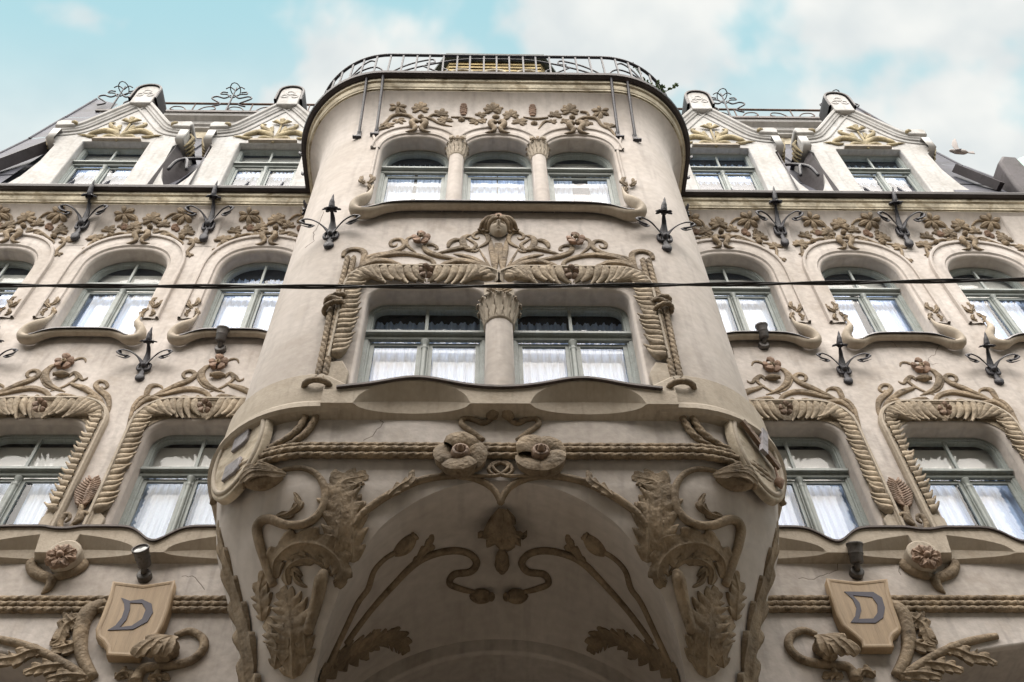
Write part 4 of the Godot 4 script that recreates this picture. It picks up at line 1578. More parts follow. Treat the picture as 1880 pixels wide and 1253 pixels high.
func surrounds():
	shared()
	for j in 3: S["feather%d" % j] = feather_mesh(1 + j)
	# foliage over the window, traced once and shared
	view(1560, 640, 320.0 / 1823)
	var off := Vector3(-WX[1], 0, -WZ)
	var k := 0.00110
	var tr := [
		[[330, 760, 298, 640, 320, 540, 390, 480, 432, 430, 400, 390, 340, 392, 312, 432, 345, 460, 372, 436], [8, 26, 40, 36, 30, 26, 24, 20, 16, 8]],
		[[370, 570, 450, 522, 540, 465, 640, 430, 705, 398], [12, 34, 40, 30, 6]],
		[[340, 640, 400, 568, 480, 545, 560, 575, 640, 582], [10, 30, 32, 24, 6]],
		[[560, 570, 680, 540, 780, 530, 840, 560, 852, 585, 800, 592, 755, 572], [8, 24, 26, 22, 18, 14, 8]],
		[[740, 495, 860, 445, 925, 380, 930, 310, 885, 250, 825, 220], [8, 28, 40, 40, 32, 18]],
		[[790, 490, 930, 440, 978, 355, 960, 290, 880, 225], [6, 14, 15, 14, 8]],
		[[890, 490, 760, 445, 660, 390, 615, 345, 640, 300, 700, 318], [8, 16, 20, 24, 24, 10]],
		[[700, 345, 645, 300, 595, 330, 570, 370, 530, 362, 512, 342], [10, 26, 26, 20, 14, 6]],
		[[660, 178, 590, 152, 540, 155, 530, 190], [18, 20, 15, 8]],
		[[1460, 525, 1350, 490, 1200, 430, 1080, 382, 1002, 330, 1010, 290, 1060, 283, 1114, 310, 1112, 348, 1072, 345], [8, 30, 40, 38, 32, 28, 26, 24, 18, 8]],
		[[1500, 540, 1350, 520, 1200, 485, 1060, 468, 950, 492, 903, 540, 920, 577, 980, 584, 1034, 560, 1020, 533, 992, 546], [10, 30, 42, 40, 34, 28, 24, 20, 18, 14, 6]],
		[[1560, 570, 1520, 500, 1480, 448, 1420, 430, 1368, 440, 1358, 468], [10, 34, 36, 28, 18, 6]],
		[[1300, 592, 1400, 575, 1500, 568, 1600, 610, 1690, 690], [6, 30, 40, 32, 12]],
		[[1120, 540, 1180, 552, 1240, 582, 1340, 592], [12, 26, 26, 6]],
		[[1500, 525, 1600, 565, 1680, 640, 1730, 730, 1800, 860], [12, 28, 26, 20, 8]]]
	S.foliage = []
	for t in tr:
		var b := MB.new()
		var r := []
		for q in t[1]: r.append(q * k)
		stem(b, "wall", t[0], r, 0.8, 0.3, off, 8, 0.4)
		S.foliage.append([mesh_of(b), mesh_of(b, true)])
	var fl := on("wall", 738, 215)
	var bd := on("wall", 768, 332)
	for sg: float in [-1.0, 1.0]:
		for j in 2:
			var cx: float = sg * WX[j]
			var root := part("window_surround", Vector3(cx, 0, WZ), null, "carved ochre surround with scrolling leaves over lower window")
			# cove and bead
			var c := MB.new()
			var path := arch_path(FE, 0.0)
			c.mould(path, [[-0.055, -0.01], [-0.055, 0.055], [-0.035, 0.085], [-0.01, 0.085], [0.0, 0.065], [0.015, 0.075], [0.04, 0.03]])
			done(c, "moulding", M.ornlight, root)
			var cv := MB.new()
			var rows := []
			for st in [[0.0, 0.07], [0.35, 0.03], [0.7, 0.012], [1.0, 0.012]]:
				var row := PackedVector3Array()
				var a := arch_path(FE, 0.0)
				var b2 := arch_path({hw = LOW.hw + 0.05, y0 = FE.y0, y1 = LOW.y1 + 0.05, r = LOW.r + 0.05}, 0.0)
				for q in a.size():
					var p := a[q].lerp(b2[q], st[0])
					row.append(Vector3(p.x, p.y, st[1]))
				rows.append(row)
			cv.grid(rows)
			done(cv, "cove", M.feather, root)
			for h: float in [-1.0, 1.0]:
				var hp := half_open(FE, -0.01)
				hp.remove_at(0)
				hp[0].y += 0.28
				feathers(root, hp, 0, 0.30, 0.155, 0.088, 0.0, h, 0.0, M.feather)
				# plain stop at the foot
				var ft := MB.new()
				ft.slab(PackedVector2Array([Vector2(h * 0.81, 8.78), Vector2(h * 0.65, 8.78), Vector2(h * 0.65, 9.0), Vector2(h * 0.72, 9.07), Vector2(h * 0.81, 9.05)]), Vector3.ZERO, 0.05, 0.012)
				done(ft, "foot_block", M.ornlight, root)
			inst(S.flower, "rosette", M.dark_orn, root, Transform3D(Basis(Vector3(0.09, 0, 0), Vector3(0, 0.08, 0.04), Vector3(0, -0.04, 0.1)), Vector3(0, 10.77, 0.10)))
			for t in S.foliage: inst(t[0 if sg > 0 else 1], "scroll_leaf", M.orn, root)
			var fp: Vector3 = fl[0] + off
			fp.x *= sg
			inst(S.flower, "flower", M.rustflower, root, Transform3D(Basis.from_scale(Vector3(0.125, 0.135, 0.13)), fp + Vector3(0, 0, 0.03)))
			inst(S.knob, "flower_heart", M.orn, root, Transform3D(Basis.from_scale(Vector3(0.035, 0.035, 0.05)), fp + Vector3(0, 0, 0.07)))
			var bp: Vector3 = bd[0] + off
			bp.x *= sg
			inst(S.bud, "flower_bud", M.orn, root, Transform3D(frame_y(Vector3(sg, -0.2, 0.2).normalized()).scaled_local(Vector3(0.05, 0.065, 0.05)), bp + Vector3(0, 0, 0.03)))

# ================================================================= friezes of chestnut leaves
func friezes():
	view(1430, 360, 250.0 / 1880)
	var off := Vector3(-WX[1], 0, 0)
	var lv := [[850, 430, 150, 0, 1], [440, 345, 165, 2.5, 2], [1262, 352, 175, -2.4, 2], [365, 575, 125, 0.3, 0], [290, 690, 130, 0.5, 1], [1450, 605, 125, -0.2, 1], [1690, 735, 125, -0.1, 0],
		[680, 530, 125, 0.1, 1], [1045, 500, 120, -0.1, 0], [640, 600, 90, 1.9, 0], [1180, 600, 95, -2.2, 0], [470, 480, 90, 2.2, 0], [1390, 500, 80, -2.4, 0], [760, 560, 75, -1.4, 0], [975, 570, 75, 1.5, 0], [335, 800, 85, 2.9, 0], [1790, 880, 80, -2.6, 0]]
	var stems := [[[500, 330, 590, 360, 640, 410, 665, 470], [14, 16, 16, 12]], [[1215, 345, 1110, 328, 1050, 350, 1000, 405], [12, 16, 16, 10]], [[360, 680, 450, 640, 560, 600, 700, 610, 850, 590], [16, 18, 18, 16, 10]],
		[[990, 600, 1100, 570, 1220, 610, 1340, 660, 1500, 720, 1540, 750], [10, 16, 18, 18, 14, 6]], [[1490, 665, 1600, 690, 1690, 760, 1715, 850, 1790, 900], [12, 18, 20, 18, 8]], [[400, 640, 330, 700, 320, 760, 365, 850, 378, 920], [12, 18, 20, 16, 8]], [[450, 715, 520, 690, 600, 640], [10, 14, 8]]]
	var knots := []
	for h: float in [-1.0, 1.0]:
		knots.append([PackedVector3Array([Vector3(h * 0.01, 15.02, 0.06), Vector3(h * 0.07, 15.04, 0.07), Vector3(h * 0.10, 14.94, 0.08), Vector3(h * 0.045, 14.83, 0.06), Vector3(h * 0.075, 14.75, 0.05), Vector3(h * 0.18, 14.75, 0.03)]), [0.03, 0.045, 0.046, 0.038, 0.026, 0.006]])
	S.vines = []
	S.knots = []
	for st in stems:
		var b := MB.new()
		var r := []
		for q in st[1]: r.append(q * 0.0013)
		stem(b, "wallcove", st[0], r, 0.9, 0.5, off)
		S.vines.append(mesh_of(b))
	for st in knots:
		var b := MB.new()
		b.tube(smooth3(st[0], 5), spread(st[1], 5), 9, 0.9, Vector3(0, 0, 1))
		S.knots.append(mesh_of(b))
	for sg: float in [-1.0, 1.0]:
		for j in 3:
			var root := part("chestnut_frieze", Vector3(sg * WX[j], 0, 0), null, "carved chestnut leaf garland above an arched upper window")
			var g := RandomNumberGenerator.new()
			g.seed = 40 + j + int(sg)
			for q in lv:
				if j == 0 and q[0] * sg < 290 * sg and sg > 0: continue
				var o := place(S["leaf%d" % q[4]], "chestnut_leaf", M.orn, root, "wallcove", q[0], q[1], Vector3(1, 1.15, 0.85) * q[2] * 0.00130, -q[3] + g.randf_range(-0.12, 0.12), off)
				o.position.z += 0.006 * (q[4] + 1)
			for q in [[540, 515, 62], [1210, 515, 66], [1265, 545, 50], [600, 520, 50]]:
				place(S.cone, "chestnut_cluster", M.rustflower, root, "wallcove", q[0], q[1], Vector3(0.8, 0.9, 0.8) * q[2] * 0.00122, 0.0, off)
			for q in [[890, 525, 44], [470, 645, 42], [1440, 668, 46]]:
				place(S.bud, "bud", M.orn, root, "wallcove", q[0], q[1], Vector3(1, 0.7, 1) * q[2] * 0.0011, 0.0, off + Vector3(0, 0, 0.03))
			for v in S.vines: inst(v, "vine", M.orn, root)
			for v in S.knots: inst(v, "keystone_leaf", M.orn, root, Transform3D(Basis.IDENTITY, Vector3(0, 0, WZ)))
			# arch moulding round the window
			var am := part("arch_moulding", Vector3(sg * WX[j], 0, WZ))
			var b := MB.new()
			var K := {hw = UP.hw + 0.02, y0 = 12.75, spring = UP.spring, rise = UP.rise + 0.02, e = UP.e, tall = 1.55}
			var rows := []
			for st in [[0.03, 0.0], [0.045, 0.028], [0.10, 0.032], [0.17, 0.018], [0.205, 0.02], [0.21, 0.05], [0.23, 0.056], [0.245, 0.05], [0.255, 0.0]]:
				var row := PackedVector3Array()
				for p in arch_path(K, st[0]): row.append(Vector3(p.x, p.y, st[1]))
				rows.append(row)
			b.hard(rows)
			done(b, "arch_band", M.plaster, am)
			for h: float in [-1.0, 1.0]:
				var fg := MB.new()
				for q in [[[0.72, 13.02], [0.66, 13.14], [0.70, 13.26], 0.05], [[0.70, 12.98], [0.78, 13.08], [0.80, 13.2], 0.045], [[0.66, 12.98], [0.60, 12.86], [0.64, 12.76], 0.045], [[0.72, 12.95], [0.76, 12.86], [0.72, 12.78], 0.035]]:
					var p := PackedVector3Array()
					for c in 3: p.append(Vector3(h * q[c][0], q[c][1], 0.03))
					var nn := PackedVector3Array([Vector3(0, 0, 1), Vector3(0, 0, 1), Vector3(0, 0, 1)])
					leaf3(fg, smooth3(p, 6), smooth3(nn, 6), q[3], 3, 0.05)
				done(fg, "sprig", M.orn, am)
	# consoles between the coves, under the iron brackets
	for sg: float in [-1.0, 1.0]:
		for x: float in [4.53, 6.48, 8.45]:
			var b := MB.new()
			var rows := []
			for q in [[0.004, 14.72], [0.03, 14.95], [0.055, 15.12], [0.085, 15.28], [0.125, 15.43], [0.165, 15.55], [0.2, 15.64], [0.215, 15.70]]:
				var w := 0.17 + 0.10 * pow(clampf((q[1] - 14.7) / 1.0, 0, 1), 3.0)
				rows.append(PackedVector3Array([Vector3(sg * x - w, q[1], WZ + cove(q[1]) - 0.01), Vector3(sg * x - w + 0.03, q[1], WZ + q[0]), Vector3(sg * x + w - 0.03, q[1], WZ + q[0]), Vector3(sg * x + w, q[1], WZ + cove(q[1]) - 0.01)]))
			b.grid(rows)
			done(b, "cornice_console", M.plaster, building)
	# the bay's frieze
	var br := part("bay_frieze", Vector3.ZERO, null, "carved chestnut leaf garland above the bay's three arches")
	view(560, 70, 360.0 / 1880)
	var half1 := [[885, 665, 95, 2.7, 2], [1105, 690, 95, 0, 1], [1300, 745, 95, 0.1, 0], [890, 785, 75, 2.6, 0], [765, 850, 85, 0.8, 0], [1350, 800, 85, -0.5, 1], [1670, 750, 70, 0.7, 0], [1660, 810, 75, -1.2, 0], [1800, 700, 100, 0, 1], [1880, 690, 60, -1.2, 0], [1730, 795, 60, -1.4, 0]]
	for q in half1: place(S["leaf%d" % q[4]], "chestnut_leaf", M.orn, br, "baycove", q[0], q[1], Vector3(1, 1.25, 0.85) * q[2] * 0.00175, -q[3])
	place(S.cone, "chestnut_cluster", M.rustflower, br, "baycove", 1520, 690, Vector3(0.065, 0.15, 0.06))
	place(S.bud, "bud", M.orn, br, "baycove", 1500, 792, Vector3(0.055, 0.035, 0.05))
	place(S.bud, "bud", M.orn, br, "baycove", 1830, 762, Vector3(0.06, 0.035, 0.05))
	place(S.bud, "bud", M.orn, br, "baycove", 1110, 760, Vector3(0.05, 0.035, 0.05))
	for st in [[[700, 880, 790, 800, 830, 760, 900, 740, 1000, 755, 1050, 800], [10, 16, 18, 18, 18, 14]], [[1110, 770, 1200, 780, 1300, 830, 1410, 850], [14, 16, 14, 6]], [[1180, 770, 1230, 740, 1290, 755], [12, 14, 10]], [[1400, 760, 1500, 770, 1600, 780, 1700, 820], [8, 14, 14, 10]], [[690, 930, 700, 890, 760, 870, 830, 850], [8, 14, 14, 8]]]:
		var b := MB.new()
		var r := []
		for q in st[1]: r.append(q * 0.0016)
		stem(b, "baycove", st[0], r, 0.9, 0.5)
		done(b, "vine", M.orn, br)
	view(900, 70, 370.0 / 1880)
	for q in [[195, 730, 90, 0, 1], [605, 735, 85, 0.2, 0], [745, 690, 100, 0, 1], [1030, 690, 100, -2.7, 2], [920, 785, 80, -2.2, 0], [1135, 835, 88, -0.6, 0], [270, 795, 85, 0.4, 1], [670, 775, 65, 1.8, 0], [570, 790, 60, 0.6, 0]]:
		place(S["leaf%d" % q[4]], "chestnut_leaf", M.orn, br, "baycove", q[0], q[1], Vector3(1, 1.25, 0.85) * q[2] * 0.00175, -q[3])
	place(S.cone, "chestnut_cluster", M.rustflower, br, "baycove", 395, 680, Vector3(0.065, 0.15, 0.06))
	place(S.bud, "bud", M.orn, br, "baycove", 410, 802, Vector3(0.055, 0.035, 0.05))
	place(S.bud, "bud", M.orn, br, "baycove", 765, 745, Vector3(0.05, 0.035, 0.05))
	for st in [[[80, 780, 150, 760, 180, 735], [12, 14, 10]], [[310, 740, 420, 760, 540, 745], [8, 14, 10]], [[450, 850, 500, 790, 560, 780], [6, 14, 10]], [[840, 690, 900, 700, 920, 730], [12, 14, 12]], [[800, 780, 880, 750, 990, 760, 1040, 820, 1130, 870, 1190, 960], [12, 18, 18, 16, 14, 8]]]:
		var b := MB.new()
		var r := []
		for q in st[1]: r.append(q * 0.0016)
		stem(b, "baycove", st[0], r, 0.9, 0.5)
		done(b, "vine", M.orn, br)
	for j in 3:
		for v in S.knots: inst(v, "keystone_leaf", M.orn, br, Transform3D(Basis.IDENTITY, Vector3(BX[j], -0.14, BZ)))
	# arch bands of the bay's upper windows, columns with capitals
	for j in 3:
		var b := MB.new()
		var K := {hw = BUP.hw, y0 = 14.1, spring = BUP.spring, rise = BUP.rise + 0.02, e = BUP.e, tall = 1.9}
		var rows := []
		for st in [[0.025, 0.0], [0.03, 0.025], [0.06, 0.03], [0.10, 0.02], [0.12, 0.022], [0.125, 0.045], [0.14, 0.05], [0.15, 0.045], [0.155, 0.0]]:
			var row := PackedVector3Array()
			for p in arch_path(K, st[0]):
				if p.y >= 14.04: row.append(Vector3(clampf(p.x + BX[j], BX[j] - 0.56 if j > 0 else -9.0, BX[j] + 0.56 if j < 2 else 9.0), p.y, BZ + st[1]))
			rows.append(row)
		b.hard(rows)
		done(b, "arch_moulding", M.plaster, building)
	for s: float in [-1.0, 1.0]:
		var e := MB.new()
		e.tube(PackedVector3Array([Vector3(s * 1.66, 12.95, BZ + 0.01), Vector3(s * 1.66, 14.1, BZ + 0.01), Vector3(s * 1.75, 14.5, BZ + 0.01)]), 0.02, 6)
		done(e, "edge_bead", M.plaster, building)
		var sp := MB.new()
		for q in [[[1.68, 12.98], [1.62, 13.12], [1.68, 13.26], 0.05], [[1.70, 12.98], [1.77, 13.08], [1.76, 13.22], 0.045], [[1.67, 12.96], [1.62, 12.86], [1.66, 12.76], 0.045]]:
			var p := PackedVector3Array()
			for c in 3: p.append(Vector3(s * q[c][0], q[c][1], BZ + 0.03))
			leaf3(sp, smooth3(p, 6), smooth3(PackedVector3Array([Vector3(0, 0, 1), Vector3(0, 0, 1), Vector3(0, 0, 1)]), 6), q[3], 3, 0.05)
		done(sp, "sprig", M.orn, building)
		column(Vector3(s * 0.565, 12.28, 2.13), 1.65, 0.105, 0.56, "short plaster column with carved capital between bay arches")

func column(at: Vector3, h: float, r: float, cap: float, label: String):
	var root := part("column", at, null, label)
	var b := MB.new()
	b.lathe([[r * 1.06, 0.12], [r, 0.3], [r * 0.96, h - 0.02], [r * 0.94, h]], Vector3.ZERO, Basis.IDENTITY, 24)
	done(b, "shaft", M.plaster, root)
	var f := MB.new()
	f.lathe([[r * 1.5, 0.0], [r * 1.5, 0.05], [r * 1.3, 0.07], [r * 1.35, 0.1], [r * 1.15, 0.14], [r * 1.02, 0.15]], Vector3.ZERO, Basis.IDENTITY, 24)
	done(f, "base", M.ornlight, root)
	var c := MB.new()
	c.lathe([[r * 0.94, h], [r * 1.1, h + 0.015], [r * 1.0, h + 0.04], [r * 1.05, h + cap * 0.3], [r * 1.2, h + cap * 0.55], [r * 1.3, h + cap * 0.6]], Vector3.ZERO, Basis.IDENTITY, 20)
	var w := r * 1.08
	c.slab(PackedVector2Array([Vector2(-w, -w), Vector2(w, -w), Vector2(w, w), Vector2(-w, w)]), Vector3(0, h + cap * 0.6, 0), cap * 0.40, 0.008, Vector3.RIGHT, Vector3(0, 0, -1))
	done(c, "capital", M.ornlight, root)
	for k in 9:
		var a := -PI * 0.62 + PI * 1.24 * k / 8
		var lf := MB.new()
		var d := Vector3(sin(a), 0, cos(a))
		var pp := PackedVector3Array([d * r * 0.98 + Vector3(0, h + 0.02, 0), d * r * 1.12 + Vector3(0, h + cap * 0.3, 0), d * r * 1.42 + Vector3(0, h + cap * 0.56, 0), d * r * 1.62 + Vector3(0, h + cap * 0.5, 0)])
		leaf3(lf, smooth3(pp, 4), smooth3(PackedVector3Array([d, d, (d - Vector3(0, 0.4, 0)).normalized(), (d - Vector3(0, 0.9, 0)).normalized()]), 4), r * 0.36, 3, 0.025, 0.6)
		done(lf, "capital_leaf", M.ornlight, root)
	# spray on the block above
	var sp := MB.new()
	for a: float in [-1.0, -0.5, 0.0, 0.5, 1.0]:
		var p0 := Vector3(0, h + cap * 0.66, w * 1.0)
		var dd := Vector3(sin(a), cos(a), 0)
		leaf3(sp, smooth3(PackedVector3Array([p0, p0 + dd * cap * 0.16, p0 + dd * cap * 0.31 * (1.0 - 0.2 * absf(a))]), 4), smooth3(PackedVector3Array([Vector3(0, 0, 1), Vector3(0, 0, 1), Vector3(0, 0, 1)]), 4), r * 0.28, 2, 0.03, 0.5)
	done(sp, "capital_spray", M.orn, root)
# ================================================================= ornament of the bay
func face(root: Node3D, o: Vector3, sc: float):
	var rows := []
	for r in 33:
		var v := r / 32.0                    # 0 chin .. 1 crown
		var y := -1.0 + 2.0 * v
		var row := PackedVector3Array()
		for c in 33:
			var u := (c / 32.0 - 0.5) * 2.0   # -1 .. 1
			var wid := 0.74 * sqrt(maxf(0.0, 1.0 - pow(absf(y), 2.6))) * (1.0 - 0.22 * clampf(-y, 0, 1))
			var a := u * PI / 2
			var x := sin(a) * wid
			var z := cos(a) * sqrt(maxf(0.0, 1.0 - y * y * 0.92)) * 0.82
			var g := func(cx: float, cy: float, sx: float, sy: float) -> float: return exp(-pow((x - cx) / sx, 2.0) - pow((y - cy) / sy, 2.0))
			z += 0.40 * g.call(0.0, -0.16, 0.10, 0.15) + 0.22 * g.call(0.0, 0.08, 0.07, 0.16)          # nose
			z -= 0.30 * (g.call(0.27, 0.10, 0.17, 0.10) + g.call(-0.27, 0.10, 0.17, 0.10))               # eye sockets
			z += 0.14 * (g.call(0.27, 0.09, 0.10, 0.05) + g.call(-0.27, 0.09, 0.10, 0.05))               # lids
			z += 0.14 * (g.call(0.27, 0.25, 0.20, 0.05) + g.call(-0.27, 0.25, 0.20, 0.05))               # brows
			z += 0.17 * g.call(0.0, -0.45, 0.17, 0.045) + 0.17 * g.call(0.0, -0.57, 0.13, 0.05) - 0.16 * g.call(0.0, -0.51, 0.22, 0.022)
			z += 0.10 * g.call(0.0, -0.83, 0.16, 0.10) + 0.05 * (g.call(0.35, -0.22, 0.2, 0.2) + g.call(-0.35, -0.22, 0.2, 0.2))
			row.append(o + Vector3(x, y, z * 0.9) * sc)
		rows.append(row)
	var b := MB.new()
	b.grid(rows)
	done(b, "carved_face", M.ornlight, root)
	for s: float in [-1.0, 1.0]:
		for q in [[[0.1, 0.82], [0.45, 0.72], [0.72, 0.3], [0.78, -0.15], [1.0, -0.3]], [[0.2, 0.95], [0.65, 0.82], [0.95, 0.4], [1.05, 0.0], [1.35, -0.2]], [[0.35, 0.98], [0.85, 0.78], [1.2, 0.4], [1.4, 0.1], [1.6, 0.05]], [[0.05, 0.7], [0.35, 0.62], [0.62, 0.4], [0.68, 0.1]]]:
			var h := MB.new()
			var p := PackedVector3Array()
			for k in q.size(): p.append(o + Vector3(s * q[k][0], q[k][1], 0.75 - 0.13 * k * k * 0.6 if k < 4 else 0.12) * sc)
			h.tube(smooth3(p, 5), spread(refit([0.09, 0.17, 0.19, 0.16, 0.05], p.size()).map(func(t): return t * sc), 5), 8)
			done(h, "hair_lock", M.orn, root)
	for q in [[-0.42, 1.12, 0.36, 0.3], [0.42, 1.10, 0.36, -0.3], [0.0, 1.38, 0.38, 0.0]]:
		var fl := MB.new()
		fl.lathe([[0.0, 0.10], [0.16, 0.07], [0.3, 0.12], [0.38, 0.02], [0.3, -0.12], [0.0, -0.16]], o + Vector3(q[0], q[1], 0.5) * sc, Basis(Vector3(1, 0, 0) * sc, Vector3(q[3] * 0.5, 0.2, 1).normalized() * sc, Vector3(0, -1, 0) * sc), 12)
		done(fl, "crown_petal", M.rustflower, root)
	var kn := MB.new()
	kn.lathe([[0.0, 0.16], [0.1, 0.15], [0.14, 0.05], [0.08, 0.0]], o + Vector3(0.0, 1.14, 0.66) * sc, Basis(Vector3.RIGHT * sc, Vector3(0, 0, 1) * sc, Vector3.DOWN * sc), 10)
	done(kn, "crown_heart", M.orn, root)

func bay_ornament():
	var root := part("bay_window_surround", Vector3.ZERO, null, "carved scrollwork with a woman's face over the bay's paired windows")
	view(620, 380, 300.0 / 1880)
	var k := 0.00098
	for t in [
		[[300, 690, 330, 600, 450, 565, 600, 540, 720, 490, 765, 440, 740, 390, 670, 382, 610, 410, 615, 455, 660, 455, 685, 425], [8, 30, 36, 36, 34, 30, 28, 26, 24, 20, 16, 8]],
		[[230, 700, 330, 640, 450, 590, 600, 560, 760, 550, 900, 565, 1030, 600, 1100, 640, 1100, 685, 1040, 690, 970, 690, 940, 668, 980, 655], [8, 28, 40, 44, 40, 36, 32, 28, 24, 20, 20, 16, 8]],
		[[220, 720, 320, 670, 450, 640, 580, 640, 680, 665, 780, 690, 900, 690], [8, 34, 50, 44, 30, 18, 6]],
		[[900, 530, 830, 480, 790, 430, 800, 380, 860, 352, 930, 350], [10, 22, 26, 24, 20, 12]],
		[[1460, 620, 1300, 600, 1150, 570, 1040, 530, 1000, 480, 1010, 450, 1070, 440, 1130, 460, 1145, 490, 1105, 495], [10, 30, 40, 40, 34, 30, 26, 22, 16, 8]],
		[[1120, 545, 1220, 525, 1330, 500, 1440, 480, 1520, 470], [8, 24, 36, 40, 20]],
		[[1270, 470, 1290, 420, 1350, 390, 1440, 385], [18, 34, 34, 16]],
		[[1330, 545, 1440, 570, 1560, 610, 1680, 670, 1770, 740], [8, 30, 38, 34, 16]],
		[[1140, 690, 1250, 660, 1400, 640, 1550, 660, 1680, 710, 1790, 800], [8, 34, 52, 48, 38, 20]],
		[[1590, 485, 1500, 500, 1450, 450, 1440, 380, 1480, 345, 1540, 325], [14, 36, 44, 40, 28, 10]],
		[[1470, 360, 1540, 400, 1590, 440, 1560, 490, 1540, 515, 1600, 515, 1630, 470], [10, 22, 24, 22, 20, 16, 8]],
		[[1600, 480, 1690, 440, 1735, 390, 1710, 320, 1640, 295, 1570, 320, 1560, 355, 1600, 375, 1630, 350], [10, 26, 30, 30, 28, 24, 20, 16, 8]],
		[[1620, 480, 1680, 580, 1740, 680, 1790, 750], [8, 14, 16, 10]],
		[[1760, 390, 1770, 500, 1790, 620, 1800, 740], [16, 36, 32, 16]],
		[[1830, 430, 1830, 540, 1820, 660, 1808, 760], [26, 34, 28, 14]],
		[[250, 690, 300, 590, 300, 530, 240, 500, 150, 500, 80, 530, 60, 580], [10, 36, 42, 36, 34, 32, 22]],
		[[215, 700, 180, 800, 150, 900, 130, 1000, 105, 1120], [14, 24, 24, 24, 24]]]:
		var b := MB.new()
		var r := []
		for q in t[1]: r.append(q * k)
		stem(b, "bay", t[0], r, 0.8, 0.3, Vector3.ZERO, 8, 0.4)
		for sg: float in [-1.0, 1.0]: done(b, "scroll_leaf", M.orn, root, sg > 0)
	var fp := on("bay", 960, 400)
	for sg: float in [-1.0, 1.0]:
		inst(S.flower, "flower", M.rustflower, root, Transform3D(Basis.from_scale(Vector3(0.115, 0.12, 0.09)), Vector3(-sg * fp[0].x, fp[0].y, BZ + 0.04)))
		inst(S.knob, "flower_heart", M.orn, root, Transform3D(Basis.from_scale(Vector3(0.032, 0.032, 0.045)), Vector3(-sg * fp[0].x, fp[0].y, BZ + 0.09)))
		inst(S.flower, "rosette", M.dark_orn, root, Transform3D(Basis(Vector3(0.085, 0, 0), Vector3(0, 0.075, 0.04), Vector3(0, -0.04, 0.1)), Vector3(sg * 0.80, 10.76, BZ + 0.10)))
	var fo := px(909, 421, BZ + 0.05)
	face(root, Vector3(0, fo.y, BZ + 0.03), 0.155)
	# leaf cove round the pair of windows
	for s: float in [-1.0, 1.0]:
		var K := {hw = 0.86, y0 = 8.95, y1 = 10.93, r = 0.34}
		var cx := s * 0.79
		var hp := half_open(K, 0.0)
		hp.remove_at(0)
		hp[0].y += 0.30
		var rows := []
		var c := MB.new()
		# outer flank + head of this window
		var path := PackedVector2Array()
		for q in hp: path.append(Vector2(q.x, q.y))
		for q in range(hp.size() - 2, hp.size() - 10, -1): path.append(Vector2(-minf(hp[q].x, 0.77), hp[q].y))
		var pm := PackedVector2Array()
		for q in path: pm.append(Vector2(cx + s * q.x, q.y))
		if s < 0: pm.reverse()
		c.mould(pm, [[-0.05, -0.01], [-0.05, 0.05], [-0.03, 0.08], [-0.01, 0.08], [0.0, 0.06], [0.03, 0.03]], false, BZ)
		done(c, "moulding", M.ornlight, root)
		feathers(root, hp, 0, 0.29, 0.17, 0.088, BZ, s, cx, M.feather)
		var h2 := half_open({hw = 0.74, y0 = 10.6, y1 = 10.93, r = 0.25}, 0.0)
		h2.remove_at(0)
		h2.remove_at(0)
		feathers(root, h2, 0, 0.29, 0.17, 0.088, BZ, -s, cx, M.feather)
		var ft := MB.new()
		ft.slab(PackedVector2Array([Vector2(s * 1.65, 8.75), Vector2(s * 1.45, 8.75), Vector2(s * 1.45, 9.05), Vector2(s * 1.53, 9.22), Vector2(s * 1.65, 9.2)]), Vector3(0, 0, BZ), 0.05, 0.012)
		done(ft, "foot_block", M.ornlight, root)
	column(Vector3(0, 8.66, 2.12), 1.29, 0.15, 0.64, "stout plaster column with leafy capital between bay windows")
	ropes(root)

func rope_part(p: PackedVector3Array, r: float, pitch: float, parent: Node):
	var b := MB.new()
	b.rope(even3(p, pitch / 9.0), r, pitch * 3.0, 3, 12)
	done(b, "rope", M.orn, parent)

